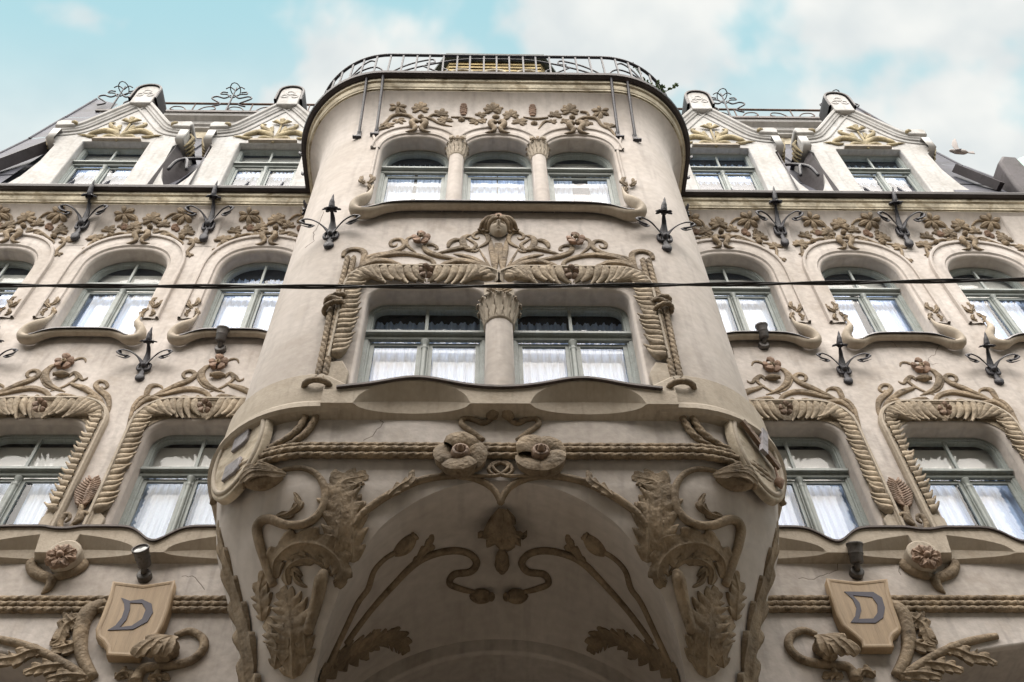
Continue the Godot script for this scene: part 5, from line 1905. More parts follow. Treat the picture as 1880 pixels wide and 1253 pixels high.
func ropes(root: Node3D):
	# doubled hanging ropes beside the bay window
	for s: float in [-1.0, 1.0]:
		var hr := part("hanging_rope", Vector3.ZERO, null, "carved doubled rope with knot hanging beside the bay window")
		for d: float in [-0.034, 0.034]:
			var p := PackedVector3Array()
			for q in [[644, 474], [630, 530], [616, 560], [602, 630], [590, 690], [584, 708]]:
				var w := px(q[0], q[1], BZ + 0.04)
				p.append(Vector3(s * (-w.x) + d, w.y, BZ + 0.045))
			rope_part(smooth3(p, 8), 0.035, 0.03, hr)
		var kx := px(616, 560, BZ + 0.05)
		for j in 3:
			var kb := PackedVector3Array()
			for c in 17:
				var a := TAU * c / 16
				kb.append(Vector3(-s * kx.x + 0.105 * cos(a), kx.y + 0.07 * (j - 1) + 0.05 * cos(a) * (1.0 if j != 1 else -1.0), BZ + 0.05 + 0.085 * sin(a)))
			rope_part(kb, 0.03, 0.028, hr)
		var e := px(582, 712, BZ + 0.05)
		var ring := PackedVector3Array()
		for c in 15: ring.append(Vector3(-s * e.x + 0.12 * cos(TAU * c / 14), e.y, BZ + 0.06 + 0.085 * sin(TAU * c / 14)))
		var rb := MB.new()
		rb.tube(ring, 0.032, 8)
		done(rb, "rope_collar", M.orn, hr)
		var dp := []
		for d: float in [0.0, 0.1]:
			var p := PackedVector3Array()
			view(380, 720, 320.0 / 1823)
			for q in [[1090, 110], [1060, 220], [1010, 330], [930, 430], [800, 500], [640, 545]]:
				var w := on("bay", q[0], q[1])
				p.append(Vector3(-s * (w[0].x + d * 0.9), w[0].y - d * 0.25, minf(BZ, 2.2) + 0.035 - 0.12 * smoothstep(1.7, 2.2, absf(w[0].x))))
			rope_part(smooth3(p, 8), 0.036, 0.032, hr)
	# three ropes round the bay at the foot of its wall
	var tri := part("rope_band", Vector3.ZERO, null, "three carved ropes running across the bay below its ledge")
	for j in 3:
		var p := PackedVector3Array()
		for q in bay_plan(BW - 0.02, BZ, BR, WZ, 14):
			if q[0].y > 1.62: p.append(Vector3(q[0].x + q[1].x * 0.02, 7.95 - (j - 1) * 0.062, q[0].y + q[1].y * (0.045 if j == 1 else 0.03)))
		rope_part(p, 0.034, 0.03, tri)
	for s: float in [-1.0, 1.0]:
		var wr := part("rope_band", Vector3.ZERO, null, "three carved ropes running along the wall beside the shield")
		for j in 3:
			rope_part(PackedVector3Array([Vector3(s * 2.35, 7.86 - (j - 1) * 0.066, WZ + 0.03), Vector3(s * 5.6, 7.86 - (j - 1) * 0.066, WZ + 0.03)]), 0.036, 0.031, wr)

# ================================================================= corbel and vault ornament
func mir_parts(b: MB, called: String, m: Material, root: Node):
	done(b, called, m, root)
	done(b, called, m, root, true)

func corbel_ornament():
	var root := part("corbel_foliage", Vector3.ZERO, null, "large carved acanthus and poppy foliage on the bay's corbel")
	view(380, 860, 300.0 / 956)
	for q in [
		[[740, 520, 768, 400, 782, 280, 775, 170, 800, 90, 870, 62, 950, 42], 0.23, 8, 0.065],
		[[870, 560, 850, 430, 850, 300, 850, 200, 850, 130], 0.17, 6, 0.06],
		[[395, 660, 410, 540, 520, 450, 660, 455, 765, 540, 790, 640, 745, 700], 0.17, 8, 0.07],
		[[480, 690, 475, 600, 550, 540, 660, 550, 740, 640], 0.075, 3, 0.07],
		[[505, 1240, 505, 1080, 500, 960, 490, 860, 470, 780, 430, 700], 0.24, 8, 0.06],
		[[400, 1180, 420, 1060, 390, 960, 340, 880], 0.15, 5, 0.05],
		[[590, 1150, 580, 1050, 570, 950, 545, 860], 0.10, 4, 0.05],
		[[330, 900, 330, 800, 320, 700, 340, 590], 0.14, 5, 0.06],
		[[560, 640, 520, 610, 530, 660, 590, 700], 0.05, 2, 0.06]]:
		var b := MB.new()
		leaf(b, "corbel", q[0], q[1], q[2], q[3])
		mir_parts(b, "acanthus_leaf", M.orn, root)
	# long leaf hugging the flank of the corbel
	for q in [[[[5.3, 0.47], [5.9, 0.44], [6.5, 0.42], [7.0, 0.40], [7.5, 0.38], [7.85, 0.37]], 0.20], [[[5.3, 0.36], [5.8, 0.35], [6.3, 0.34], [6.7, 0.33]], 0.13]]:
		var ps := PackedVector3Array()
		var ns := PackedVector3Array()
		for t in q[0]:
			var c := corb(t[0], t[1])
			var n := (corb(t[0], t[1] + 0.01) - corb(t[0], t[1] - 0.01)).cross(corb(t[0] + 0.02, t[1]) - corb(t[0] - 0.02, t[1])).normalized()
			if n.x < 0: n = -n
			ps.append(Vector3(-c.x, c.y, c.z)); ns.append(Vector3(-n.x, n.y, n.z))
		var b := MB.new()
		leaf3(b, smooth3(ps, 8), smooth3(ns, 8), q[1], 9, 0.09)
		mir_parts(b, "acanthus_leaf", M.orn, root)
	for q in [
		[[395, 690, 352, 560, 315, 440, 305, 345, 360, 300, 480, 338, 600, 322, 676, 240, 690, 130, 645, 45, 560, 5, 450, 15, 425, 40], [22, 24, 26, 28, 26, 24, 24, 22, 20, 18, 16, 14, 12]],
		[[590, 970, 640, 800, 672, 660, 690, 600], [26, 32, 36, 20]]]:
		var b := MB.new()
		var r := []
		for t in q[1]: r.append(t * 0.00165)
		stem(b, "corbel", q[0], r, 1.0, 0.4)
		mir_parts(b, "poppy_stem", M.orn, root)
	var sl := MB.new()
	leaf(sl, "corbel", [400, 290, 480, 270, 530, 230, 535, 190, 505, 140], 0.06, 3, 0.06)
	mir_parts(sl, "acanthus_leaf", M.orn, root)
	var bd := on("corbel", 350, 82)
	for s: float in [-1.0, 1.0]:
		var p: Vector3 = bd[0] + bd[1] * 0.05
		inst(S.bud, "poppy_bud", M.orn, root, Transform3D(frame_y(Vector3(s * 0.93, -0.12, -0.1).normalized()).scaled_local(Vector3(0.10, 0.12, 0.10)), Vector3(-s * p.x, p.y, p.z)))
		var cal := MB.new()
		for a: float in [-0.3, 0.3]:
			var d := Vector3(-1, a, 0.1).normalized()
			leaf3(cal, smooth3(PackedVector3Array([p + Vector3(0.2, 0.02, 0.04), p + d * 0.05 + Vector3(0, 0, 0.10), p + d * 0.2]), 5), smooth3(PackedVector3Array([bd[1], bd[1], bd[1]]), 5), 0.075, 2, 0.03, 0.8)
		done(cal, "calyx", M.orn, root, s > 0)
	# arch stems, pendant poppy, twin poppies and their loops
	view(560, 860, 720.0 / 1880)
	for q in [
		["front", [942, 175, 905, 108, 830, 60, 720, 42, 560, 62, 400, 135, 290, 212, 225, 285], [16, 17, 18, 18, 19, 20, 20, 12], 0.0026],
		["vault", [95, 960, 175, 790, 245, 645, 295, 575, 325, 490, 380, 430, 440, 395], [22, 22, 22, 22, 20, 18, 18], 0.0019],
		["vault", [190, 840, 300, 690, 420, 555, 520, 455, 610, 408, 710, 390, 785, 405, 822, 450, 790, 492, 712, 505, 692, 550, 745, 575, 810, 592], [22, 22, 24, 26, 26, 26, 26, 26, 26, 26, 24, 22, 18], 0.0019],
		["bay", [935, 40, 900, 35, 880, 10, 905, -20, 945, -20, 975, 0, 930, 36, 850, 40, 700, 32], [6, 12, 14, 14, 14, 14, 13, 12, 6], 0.0019],
		["bay", [640, 35, 665, 18, 640, -18, 635, -50, 670, -70, 700, -50], [8, 14, 15, 15, 14, 8], 0.0019]]:
		var b := MB.new()
		var r := []
		for t in q[2]: r.append(t * q[3] * 0.7)
		stem(b, q[0], q[1], r, 1.0, 0.45)
		mir_parts(b, "poppy_stem", M.orn, root)
	for q in [[[520, 460, 560, 410, 590, 370, 605, 315], 0.09, 3], [[60, 1010, 190, 905, 300, 850, 350, 770], 0.21, 8], [[300, 860, 390, 815, 460, 835, 480, 920], 0.15, 6]]:
		var b := MB.new()
		leaf(b, "vault", q[0], q[1], q[2], 0.06)
		mir_parts(b, "acanthus_leaf", M.orn, root)
	for q in [[400, 135, 450, 100, 505, 60, 515, 5]]:
		var b := MB.new()
		leaf(b, "bay", q, 0.07, 4, 0.06)
		mir_parts(b, "acanthus_leaf", M.orn, root)
	for q in [[478, 370, Vector3(0.75, 0.45, 0.5)], [842, 612, Vector3(0.75, -0.35, 0.35)]]:
		var h := on("vault", q[0], q[1])
		for s: float in [-1.0, 1.0]:
			var d: Vector3 = q[2].normalized()
			inst(S.bud, "poppy_bud", M.orn, root, Transform3D(frame_y(Vector3(-s * d.x, d.y, d.z)).scaled_local(Vector3(0.075, 0.085, 0.075)), Vector3(-s * h[0].x, h[0].y, h[0].z) + Vector3(0, -0.03, 0.03)))
	# pendant poppy under the crown of the arch
	var pc := on("vault", 945, 235)
	var pp: Vector3 = pc[0] + pc[1] * 0.06
	var ax: Vector3 = (on("vault", 945, 330)[0] - on("vault", 945, 200)[0]).normalized()
	for a: float in [-0.75, 0.0, 0.75]:
		var b := MB.new()
		var sd := ax.cross(pc[1]).normalized()
		var d: Vector3 = (ax + sd * a).normalized()
		leaf3(b, smooth3(PackedVector3Array([pp - ax * 0.20, pp + d * 0.0 + pc[1] * 0.07, pp + d * 0.19 + pc[1] * 0.06]), 6), smooth3(PackedVector3Array([pc[1], pc[1], pc[1]]), 6), 0.125, 2, 0.09, 1.5)
		done(b, "pendant_petal", M.orn, root)
	var pb := MB.new()
	pb.tube(smooth3(PackedVector3Array([pp + ax * 0.1, pp + ax * 0.36, pp + ax * 0.46, pp + ax * 0.58, pp + ax * 0.68]), 4), spread([0.03, 0.03, 0.06, 0.07, 0.03], 4), 10)
	done(pb, "pendant_pod", M.orn, root)
	# twin poppies on the ropes and the stems above
	for s: float in [-1.0, 1.0]:
		var c := px(861, 838, BZ + 0.08)
		var pf := inst(S.poppy, "poppy", M.orn, root, Transform3D(Basis(Vector3(0, 0, 1), 0.4 * s).scaled_local(Vector3(0.235, 0.235, 0.2)), Vector3(s * 0.345, c.y, BZ + 0.05)))
		inst(S.knob, "poppy_heart", M.dark_orn, root, Transform3D(Basis.from_scale(Vector3(0.085, 0.085, 0.17)), Vector3(s * 0.345, c.y, BZ + 0.11)))
	view(380, 700, 580.0 / 1314)
	var us := MB.new()
	stem(us, "bay", [1150, 250, 1100, 215, 1060, 185, 1070, 160, 1110, 165, 1150, 180, 1185, 160], [0.024, 0.028, 0.03, 0.03, 0.03, 0.028, 0.024], 1.0, 0.4)
	mir_parts(us, "poppy_stem", M.orn, root)
	var ub := on("bay", 1190, 152)
	for s: float in [-1.0, 1.0]:
		inst(S.bud, "poppy_bud", M.orn, root, Transform3D(frame_y(Vector3(-s * 0.6, 0.7, 0.2).normalized()).scaled_local(Vector3(0.06, 0.06, 0.06)), Vector3(-s * ub[0].x, ub[0].y, BZ + 0.05)))
	# oval cartouches on the corners
	for s: float in [-1.0, 1.0]:
		var cart := part("cartouche", Vector3.ZERO, null, "oval plaster cartouche with two small tablets" if s < 0 else "oval plaster cartouche with crossed tools and small tassel")
		var ang := deg_to_rad(41.0)
		var n := Vector3(s * sin(ang), -0.02, cos(ang)).normalized()
		var o := Vector3(s * (BW - BR + 1.0 * sin(ang)), 8.17, BZ - BR + 1.0 * cos(ang)) + n * -0.035
		var ex := Vector3.UP.cross(n).normalized()
		var ey := n.cross(ex)
		var oval := PackedVector2Array()
		for j in 36:
			var a := TAU * j / 36
			oval.append(Vector2(0.36 * cos(a) * (1.0 + 0.10 * sin(a)), 0.54 * sin(a)))
		var b := MB.new()
		b.slab(oval, o, 0.075, 0.02, ex, ey)
		done(b, "oval_plate", M.shieldplain, cart)
		var rg := MB.new()
		var pr := PackedVector3Array()
		for j in 37:
			var q := oval[j % 36] * 0.86
			pr.append(o + ex * q.x + ey * q.y + n * 0.075)
		rg.tube(pr, 0.026, 8, 0.9, n, false)
		done(rg, "oval_rim", M.ornlight, cart)
		if s < 0:
			for q in [[0.02, 0.16], [0.0, -0.2]]:
				var tb := MB.new()
				tb.slab(PackedVector2Array([Vector2(q[0] - 0.10, q[1] - 0.10), Vector2(q[0] + 0.06, q[1] - 0.10), Vector2(q[0] + 0.10, q[1] - 0.06), Vector2(q[0] + 0.10, q[1] + 0.08), Vector2(q[0] - 0.10, q[1] + 0.08)]), o + n * 0.075, 0.03, 0.008, ex, ey)
				done(tb, "tablet", M.slate, cart)
		else:
			var tb := MB.new()
			tb.bar(o + ex * -0.22 + ey * 0.26 + n * 0.125, o + ex * 0.2 + ey * -0.08 + n * 0.125, 0.07, 0.04, n)
			done(tb, "tool", M.dark_orn, cart)
			var tc := MB.new()
			tc.bar(o + ex * 0.08 + ey * 0.32 + n * 0.15, o + ex * -0.04 + ey * -0.05 + n * 0.15, 0.075, 0.04, n)
			done(tc, "tool", M.slate, cart)
			var ts := MB.new()
			ts.tube(PackedVector3Array([o + ex * 0.14 + ey * -0.1 + n * 0.12, o + ex * 0.14 + ey * -0.22 + n * 0.12, o + ex * 0.14 + ey * -0.28 + n * 0.12, o + ex * 0.14 + ey * -0.36 + n * 0.12]), [0.01, 0.012, 0.05, 0.012], 8)
			done(ts, "tassel", M.rustflower, cart)
	# patch of fallen stucco above the cartouche
	var sp := MB.new()
	var pl := PackedVector2Array()
	view(880, 700, 580.0 / 1314)
	for q in [[975, 190], [990, 150], [1030, 140], [1050, 155], [1080, 148], [1100, 165], [1112, 190], [1085, 200], [1060, 215], [1010, 212], [985, 205]]:
		var p := px(TO.x + q[0] * TS, TO.y + q[1] * TS, BZ - 0.25)
		pl.append(Vector2(p.x, p.y))
	# lies on the curved corner
	var rows := []
	for j in pl.size():
		var x := minf(pl[j].x, BW - 0.02)
		var zz := BZ - BR + sqrt(maxf(0.0, BR * BR - pow(maxf(0.0, x - (BW - BR)), 2.0))) + 0.004
		rows.append(Vector3(x, pl[j].y, zz))
	var cen := Vector3.ZERO
	for p in rows: cen += p / rows.size()
	cen.z += 0.012
	for j in rows.size():
		sp.quad(cen, rows[j], rows[j].lerp(rows[(j + 1) % rows.size()], 0.5), rows[(j + 1) % rows.size()])
	tag(done(sp, "bare_patch", M.bare, building), "patch of bare plaster where stucco fell off")

# ================================================================= wheat, shields, lower foliage on the main wall
func wall_ornament():
	for s: float in [-1.0, 1.0]:
		var w := part("wheat_ornament", Vector3.ZERO, null, "carved wheat ear above a brown rosette between lower windows")
		var mi := s > 0
		view(0, 760, 400.0 / 1880)
		var off := Vector3(0, 0, 0.05)
		var ear := MB.new()
		var p0: Vector3 = on("wall", 705, 822)[0]
		var p1: Vector3 = on("wall", 806, 590)[0]
		var ax := (p1 - p0)
		var L := ax.length()
		ax = ax.normalized()
		var sx := ax.cross(Vector3(0, 0, 1)).normalized()
		for r in 12:
			var t := r / 12.0
			for h: float in [-1.0, 1.0]:
				var wd := 0.13 * sin(PI * clampf(t * 0.7 + 0.22, 0, 1))
				var c0 := p0 + ax * (t * L) + Vector3(0, 0, 0.05)
				ear.tube(PackedVector3Array([c0 + sx * h * 0.008, c0 + sx * h * wd * 0.6 + ax * 0.03 + Vector3(0, 0, 0.012), c0 + sx * h * wd + ax * 0.08]), [0.014, 0.02, 0.011], 6)
		ear.tube(PackedVector3Array([p0 + Vector3(0, 0, 0.02), p0 + ax * L * 0.5 + Vector3(0, 0, 0.02), p1 + Vector3(0, 0, 0.02)]), [0.05, 0.075, 0.06], 8, 0.6, Vector3(0, 0, 1))
		done(ear, "wheat_ear", M.dark_orn, w, mi)
		for q in [[[710, 820, 690, 900, 640, 990, 580, 1080, 525, 1185], [0.03, 0.034, 0.034, 0.03, 0.03]], [[640, 990, 700, 960, 720, 915, 760, 905, 770, 935], [0.02, 0.035, 0.04, 0.03, 0.012]], [[570, 1090, 530, 1010, 560, 930, 605, 910, 610, 950, 570, 975], [0.02, 0.034, 0.032, 0.026, 0.02, 0.012]], [[560, 1110, 640, 1050, 700, 1000], [0.02, 0.03, 0.01]]]:
			var b := MB.new()
			stem(b, "wall", q[0], q[1], 0.9, 0.5, Vector3(0, 0, 0.03) if q[0][1] < 900 else Vector3(0, 0, 0.06))
			done(b, "wheat_leaf", M.orn, w, mi)
		view(0, 780, 480.0 / 1272)
		var c: Vector3 = px(TO.x + 292 * TS, TO.y + 635 * TS, WZ + 0.2)
		var disc := MB.new()
		var ring := PackedVector2Array()
		for j in 28: ring.append(Vector2(c.x + 0.17 * cos(TAU * j / 28), c.y + 0.07 + 0.17 * sin(TAU * j / 28)))
		disc.slab(ring, Vector3(0, 0, WZ), 0.165, 0.02)
		done(disc, "rosette_disc", M.ornlight, w, mi)
		for j in 8:
			var a := TAU * j / 8 + 0.2
			var d := Vector3(cos(a), sin(a), 0)
			var pt := MB.new()
			var o := Vector3(c.x, c.y, WZ + 0.17)
			leaf3(pt, smooth3(PackedVector3Array([o + d * 0.02, o + d * 0.07 + Vector3(0, 0, 0.015), o + d * 0.14]), 5), smooth3(PackedVector3Array([Vector3(0, 0, 1), Vector3(0, 0, 1), Vector3(0, 0, 1)]), 5), 0.047, 1, 0.04, 1.6)
			done(pt, "rosette_petal", M.dark_orn, w, mi)
		var kb := MB.new()
		kb.lathe([[0.0, 0.07], [0.03, 0.06], [0.045, 0.0]], Vector3(c.x, c.y, WZ + 0.18), Basis(Vector3.RIGHT, Vector3(0, 0, 1), Vector3.DOWN), 10)
		done(kb, "rosette_heart", M.dark_orn, w, mi)
		for q in [[[160, 660, 152, 690, 175, 730, 225, 750, 250, 765, 235, 800, 200, 826], [0.035, 0.055, 0.06, 0.06, 0.055, 0.045, 0.012]], [[408, 650, 405, 690, 360, 720, 300, 740, 262, 745], [0.025, 0.06, 0.065, 0.06, 0.035]], [[190, 700, 215, 745, 232, 780], [0.02, 0.03, 0.02]]]:
			var b := MB.new()
			stem(b, "wall", q[0], q[1], 0.8, 0.4)
			done(b, "wheat_leaf", M.orn, w, mi)
		# foliage below the ropes
		var fo := part("wall_foliage", Vector3.ZERO, null, "carved acanthus sprays and drooping poppy around the shield")
		for q in [[[515, 868, 430, 930, 395, 1020, 400, 1130, 455, 1240], [0.05, 0.085, 0.075, 0.06, 0.05]], [[-60, 1042, 0, 1052, 100, 1075, 220, 1120, 330, 1180, 440, 1250], [0.035, 0.04, 0.045, 0.045, 0.045, 0.04]],
			[[852, 1032, 925, 1012, 985, 1045, 988, 1100, 925, 1158, 800, 1185, 700, 1195, 660, 1260], [0.03, 0.04, 0.042, 0.044, 0.046, 0.046, 0.05, 0.06]]]:
			var b := MB.new()
			stem(b, "wall", q[0], q[1], 0.9, 0.4)
			done(b, "stem", M.orn, fo, mi)
		for q in [[[430, 930, 380, 960, 320, 1000, 290, 1060, 240, 1080], 0.12, 4], [[395, 1060, 350, 1090, 300, 1100, 250, 1100], 0.11, 3], [[220, 1110, 150, 1120, 80, 1150, 0, 1160, -60, 1190], 0.12, 5], [[330, 1180, 250, 1190, 180, 1200, 110, 1220], 0.11, 4], [[440, 1240, 360, 1235, 280, 1240, 220, 1250], 0.10, 3], [[560, 1250, 590, 1230, 630, 1225, 640, 1270], 0.08, 3], [[720, 1250, 770, 1235, 830, 1245], 0.07, 3],
			[[390, 1000, 350, 970, 330, 940, 360, 920], 0.08, 3]]:
			var b := MB.new()
			leaf(b, "wall", q[0], q[1], q[2], 0.08, Vector3(0, 0, 0.02))
			done(b, "acanthus_leaf", M.orn, fo, mi)
		var bc: Vector3 = on("wall", 818, 1095)[0]
		if mi: bc.x = -bc.x
		inst(S.bud, "poppy_bud", M.orn, fo, Transform3D(frame_y(Vector3(0, -1, 0.25).normalized()).scaled_local(Vector3(0.13, 0.085, 0.11)), bc + Vector3(0, -0.04, 0.06)))
		for a: float in [-1.0, -0.35, 0.4]:
			var b := MB.new()
			var o := Vector3(bc.x * (1.0 if not mi else -1.0), bc.y, WZ + 0.1)
			leaf3(b, smooth3(PackedVector3Array([o + Vector3(0.05, 0.09, -0.02), o + Vector3(a * 0.12, -0.05, 0.07), o + Vector3(a * 0.18 - 0.05, -0.19, 0.05)]), 6), smooth3(PackedVector3Array([Vector3(0, 0.3, 1), Vector3(0, 0, 1), Vector3(0, -0.2, 1)]), 6), 0.075, 2, 0.035, 1.2)
			done(b, "poppy_petal", M.orn, fo, mi)
	# shields with the letter
	for s: float in [-1.0, 1.0]:
		view(0, 780, 480.0 / 1272)
		var z := WZ + 0.12
		var pts := PackedVector2Array()
		var left := [[550, 766], [700, 778], [848, 760], [838, 830], [822, 900], [798, 970], [772, 1020], [720, 1055], [690, 1082], [672, 1130], [515, 1126], [512, 1090], [492, 1060], [464, 1036], [462, 995], [490, 930], [520, 850]]
		var right := [[312, 750], [460, 762], [604, 754], [624, 820], [642, 885], [662, 940], [678, 988], [674, 1008], [645, 1030], [636, 1050], [641, 1086], [490, 1086], [478, 1058], [440, 1024], [386, 980], [360, 925], [336, 850]]
		if s > 0: view(1400, 780, 480.0 / 1272)
		for q in (left if s < 0 else right):
			var p := px(TO.x + q[0] * TS, TO.y + q[1] * TS, z)
			pts.append(Vector2(p.x, p.y))
		var c := Vector2.ZERO
		for p in pts: c += p / pts.size()
		for j in pts.size(): pts[j] -= c
		var sh := thing("shield_plaque", "wooden shield plaque with dark letter D %s" % ("beside the poppy drooping to its right" if s < 0 else "beside the poppy drooping to its left"), "plaque", Vector3(c.x, c.y, WZ))
		var b := MB.new()
		b.slab(pts, Vector3(0, 0, 0.02), 0.10, 0.012)
		done(b, "board", M.wood, sh)
		var inner := MB.shrink(pts if not Geometry2D.is_polygon_clockwise(pts) else rev(pts), 0.05)
		var rim := MB.new()
		rim.mould(inner, [[0.0, 0.118], [0.0, 0.124], [-0.02, 0.128], [-0.035, 0.124], [-0.038, 0.118]], true)
		done(rim, "bead", M.wood, sh)
		var letter := MB.new()
		var polys := []
		if s < 0:
			polys = [[[588, 843], [632, 858], [631, 900], [614, 950], [582, 986], [522, 1001], [560, 978], [590, 940], [604, 900], [602, 870]],
				[[632, 858], [690, 850], [736, 872], [743, 914], [716, 960], [646, 997], [522, 1001], [582, 986], [640, 979], [690, 945], [708, 900], [690, 870], [631, 868]]]
		else:
			view(1400, 780, 480.0 / 1272)
			polys = [[[398, 813], [440, 831], [474, 868], [482, 905], [470, 946], [464, 965], [430, 963], [452, 932], [458, 892], [440, 850]],
				[[398, 813], [540, 815], [582, 842], [597, 892], [588, 940], [552, 966], [464, 965], [470, 946], [540, 944], [561, 915], [560, 876], [534, 840], [440, 831]]]
		for q in polys:
			var pp := PackedVector2Array()
			for t in q:
				var p := px(TO.x + t[0] * TS, TO.y + t[1] * TS, WZ + 0.125)
				pp.append(Vector2(p.x, p.y) - c)
			letter.slab(pp, Vector3(0, 0, 0.119), 0.008, 0.001)
		done(letter, "letter", M.letter, sh)

func cracks():
	for q in [["wall", 1260, 440, 0.3298, [1400, 690, 1345, 695, 1350, 660, 1390, 640, 1395, 610, 1430, 570]], ["wall", 1260, 440, 0.3298, [1070, 520, 1100, 555, 1150, 570, 1190, 610]], ["wall", 1380, 760, 0.26596, [640, 905, 635, 990, 605, 1010, 600, 1080, 520, 1105, 430, 1140, 280, 1135]],
		["wall", 1380, 760, 0.26596, [1045, 1000, 1015, 1080, 1030, 1130]], ["bay", 540, 360, 0.3936, [135, 70, 120, 120, 90, 170, 95, 210, 40, 250]], ["bay", 380, 700, 0.4414, [735, 90, 720, 160, 730, 180, 690, 230, 640, 250]], ["wall", 0, 780, 0.37736, [880, 735, 950, 740, 1000, 830]],
		["wall", 1260, 440, 0.3298, [250, 590, 265, 630, 262, 680]]]:
		view(q[1], q[2], q[3])
		var b := MB.new()
		var p := PackedVector3Array()
		for j in range(0, q[4].size(), 2): p.append(on(q[0], q[4][j], q[4][j + 1])[0])
		var g := RandomNumberGenerator.new()
		g.seed = 9
		var pp := PackedVector3Array()
		for j in p.size() - 1:
			for t in 4: pp.append(p[j].lerp(p[j + 1], t / 4.0) + Vector3(g.randf_range(-0.012, 0.012), g.randf_range(-0.012, 0.012), 0))
		b.tube(pp, 0.0035, 4, 0.4, Vector3(0, 0, 1))
		done(b, "crack", M.crack_dark, building)

func rev(p: PackedVector2Array) -> PackedVector2Array:
	var q := p.duplicate()
	q.reverse()
	return q

# ================================================================= iron brackets
func bracket_meshes() -> Dictionary:
	var d := {}
	var a := MB.new()       # stem
	a.tube(smooth3(PackedVector3Array([Vector3(0, -0.24, 0.03), Vector3(0, -0.13, 0.035), Vector3(0, 0.02, 0.05), Vector3(0.005, 0.15, 0.08), Vector3(0.01, 0.27, 0.14), Vector3(0.0, 0.36, 0.22)]), 5), spread([0.05, 0.042, 0.06, 0.055, 0.036, 0.024], 5), 8, 0.45, Vector3(0, -0.3, 1))
	d.stem = mesh_of(a)
	var t := MB.new()
	t.lathe([[0.0, 0.035], [0.06, 0.03], [0.075, 0.0], [0.07, -0.03]], Vector3(0, -0.25, 0.03), Basis(Vector3.RIGHT, Vector3(0, 0, 1), Vector3.DOWN), 12)
	d.foot = mesh_of(t)
	var k := MB.new()
	for s: float in [-1.0, 1.0]:
		k.tube(smooth3(PackedVector3Array([Vector3(s * 0.02, 0.08, 0.05), Vector3(s * 0.085, 0.05, 0.045), Vector3(s * 0.085, -0.06, 0.04), Vector3(s * 0.02, -0.09, 0.045)]), 4), 0.026, 6)
	k.lathe([[0.0, 0.055], [0.03, 0.045], [0.042, 0.015], [0.045, 0.0]], Vector3(0, -0.01, 0.075), Basis(Vector3.RIGHT, Vector3(0, 0, 1), Vector3.DOWN), 10)
	d.knot = mesh_of(k)
	for s: float in [-1.0, 1.0]:
		var b := MB.new()
		var p := smooth3(PackedVector3Array([Vector3(s * 0.02, 0.02, 0.07), Vector3(s * 0.10, 0.13, 0.11), Vector3(s * 0.21, 0.19, 0.18), Vector3(s * 0.33, 0.21, 0.22), Vector3(s * 0.40, 0.17, 0.23), Vector3(s * 0.37, 0.12, 0.20), Vector3(s * 0.27, 0.11, 0.17), Vector3(s * 0.29, 0.06, 0.17), Vector3(s * 0.42, 0.06, 0.22)]), 6)
		b.tube(p, spread([0.034, 0.034, 0.034, 0.038, 0.044, 0.052, 0.052, 0.038, 0.01], 6), 6, 0.3, Vector3(0, 0.55, 0.83))
		d["arm%d" % int(s)] = mesh_of(b)
	var f := MB.new()
	for j in 6:
		var an := TAU * j / 6 + 0.3
		var o := Vector3(0, 0.36, 0.23)
		var u := Vector3(0, 0.72, 0.69)
		var e := Vector3(cos(an), 0, 0) + Vector3(0, 0.69, -0.72) * sin(an)
		leaf3(f, smooth3(PackedVector3Array([o + e * 0.01, o + e * 0.06 + u * 0.035, o + e * 0.135 + u * 0.03]), 5), smooth3(PackedVector3Array([u, u, u]), 5), 0.045, 2, 0.025, 0.5)
	d.flower = mesh_of(f)
	var sp := MB.new()
	sp.tube(smooth3(PackedVector3Array([Vector3(0, 0.36, 0.23), Vector3(0, 0.41, 0.27), Vector3(0.004, 0.48, 0.31), Vector3(0.012, 0.56, 0.35), Vector3(0.02, 0.62, 0.37)]), 4), spread([0.035, 0.05, 0.04, 0.018, 0.004], 4), 8)
	d.spike = mesh_of(sp)
	return d

func bracket(d: Dictionary, at: Vector3, turn: float, label: String, group: String, sc := 1.0, tall := 1.0):
	var o := thing("iron_bracket", label, "bracket", at, group)
	o.rotation.y = turn
	o.scale = Vector3(sc, sc * tall, sc * lerpf(1.0, tall, 0.6))
	for q in [["stem", d.stem], ["foot", d.foot], ["knot", d.knot], ["arm", d["arm-1"]], ["arm", d["arm1"]], ["flower", d.flower], ["spike", d.spike]]: inst(q[1], q[0], M.iron, o)

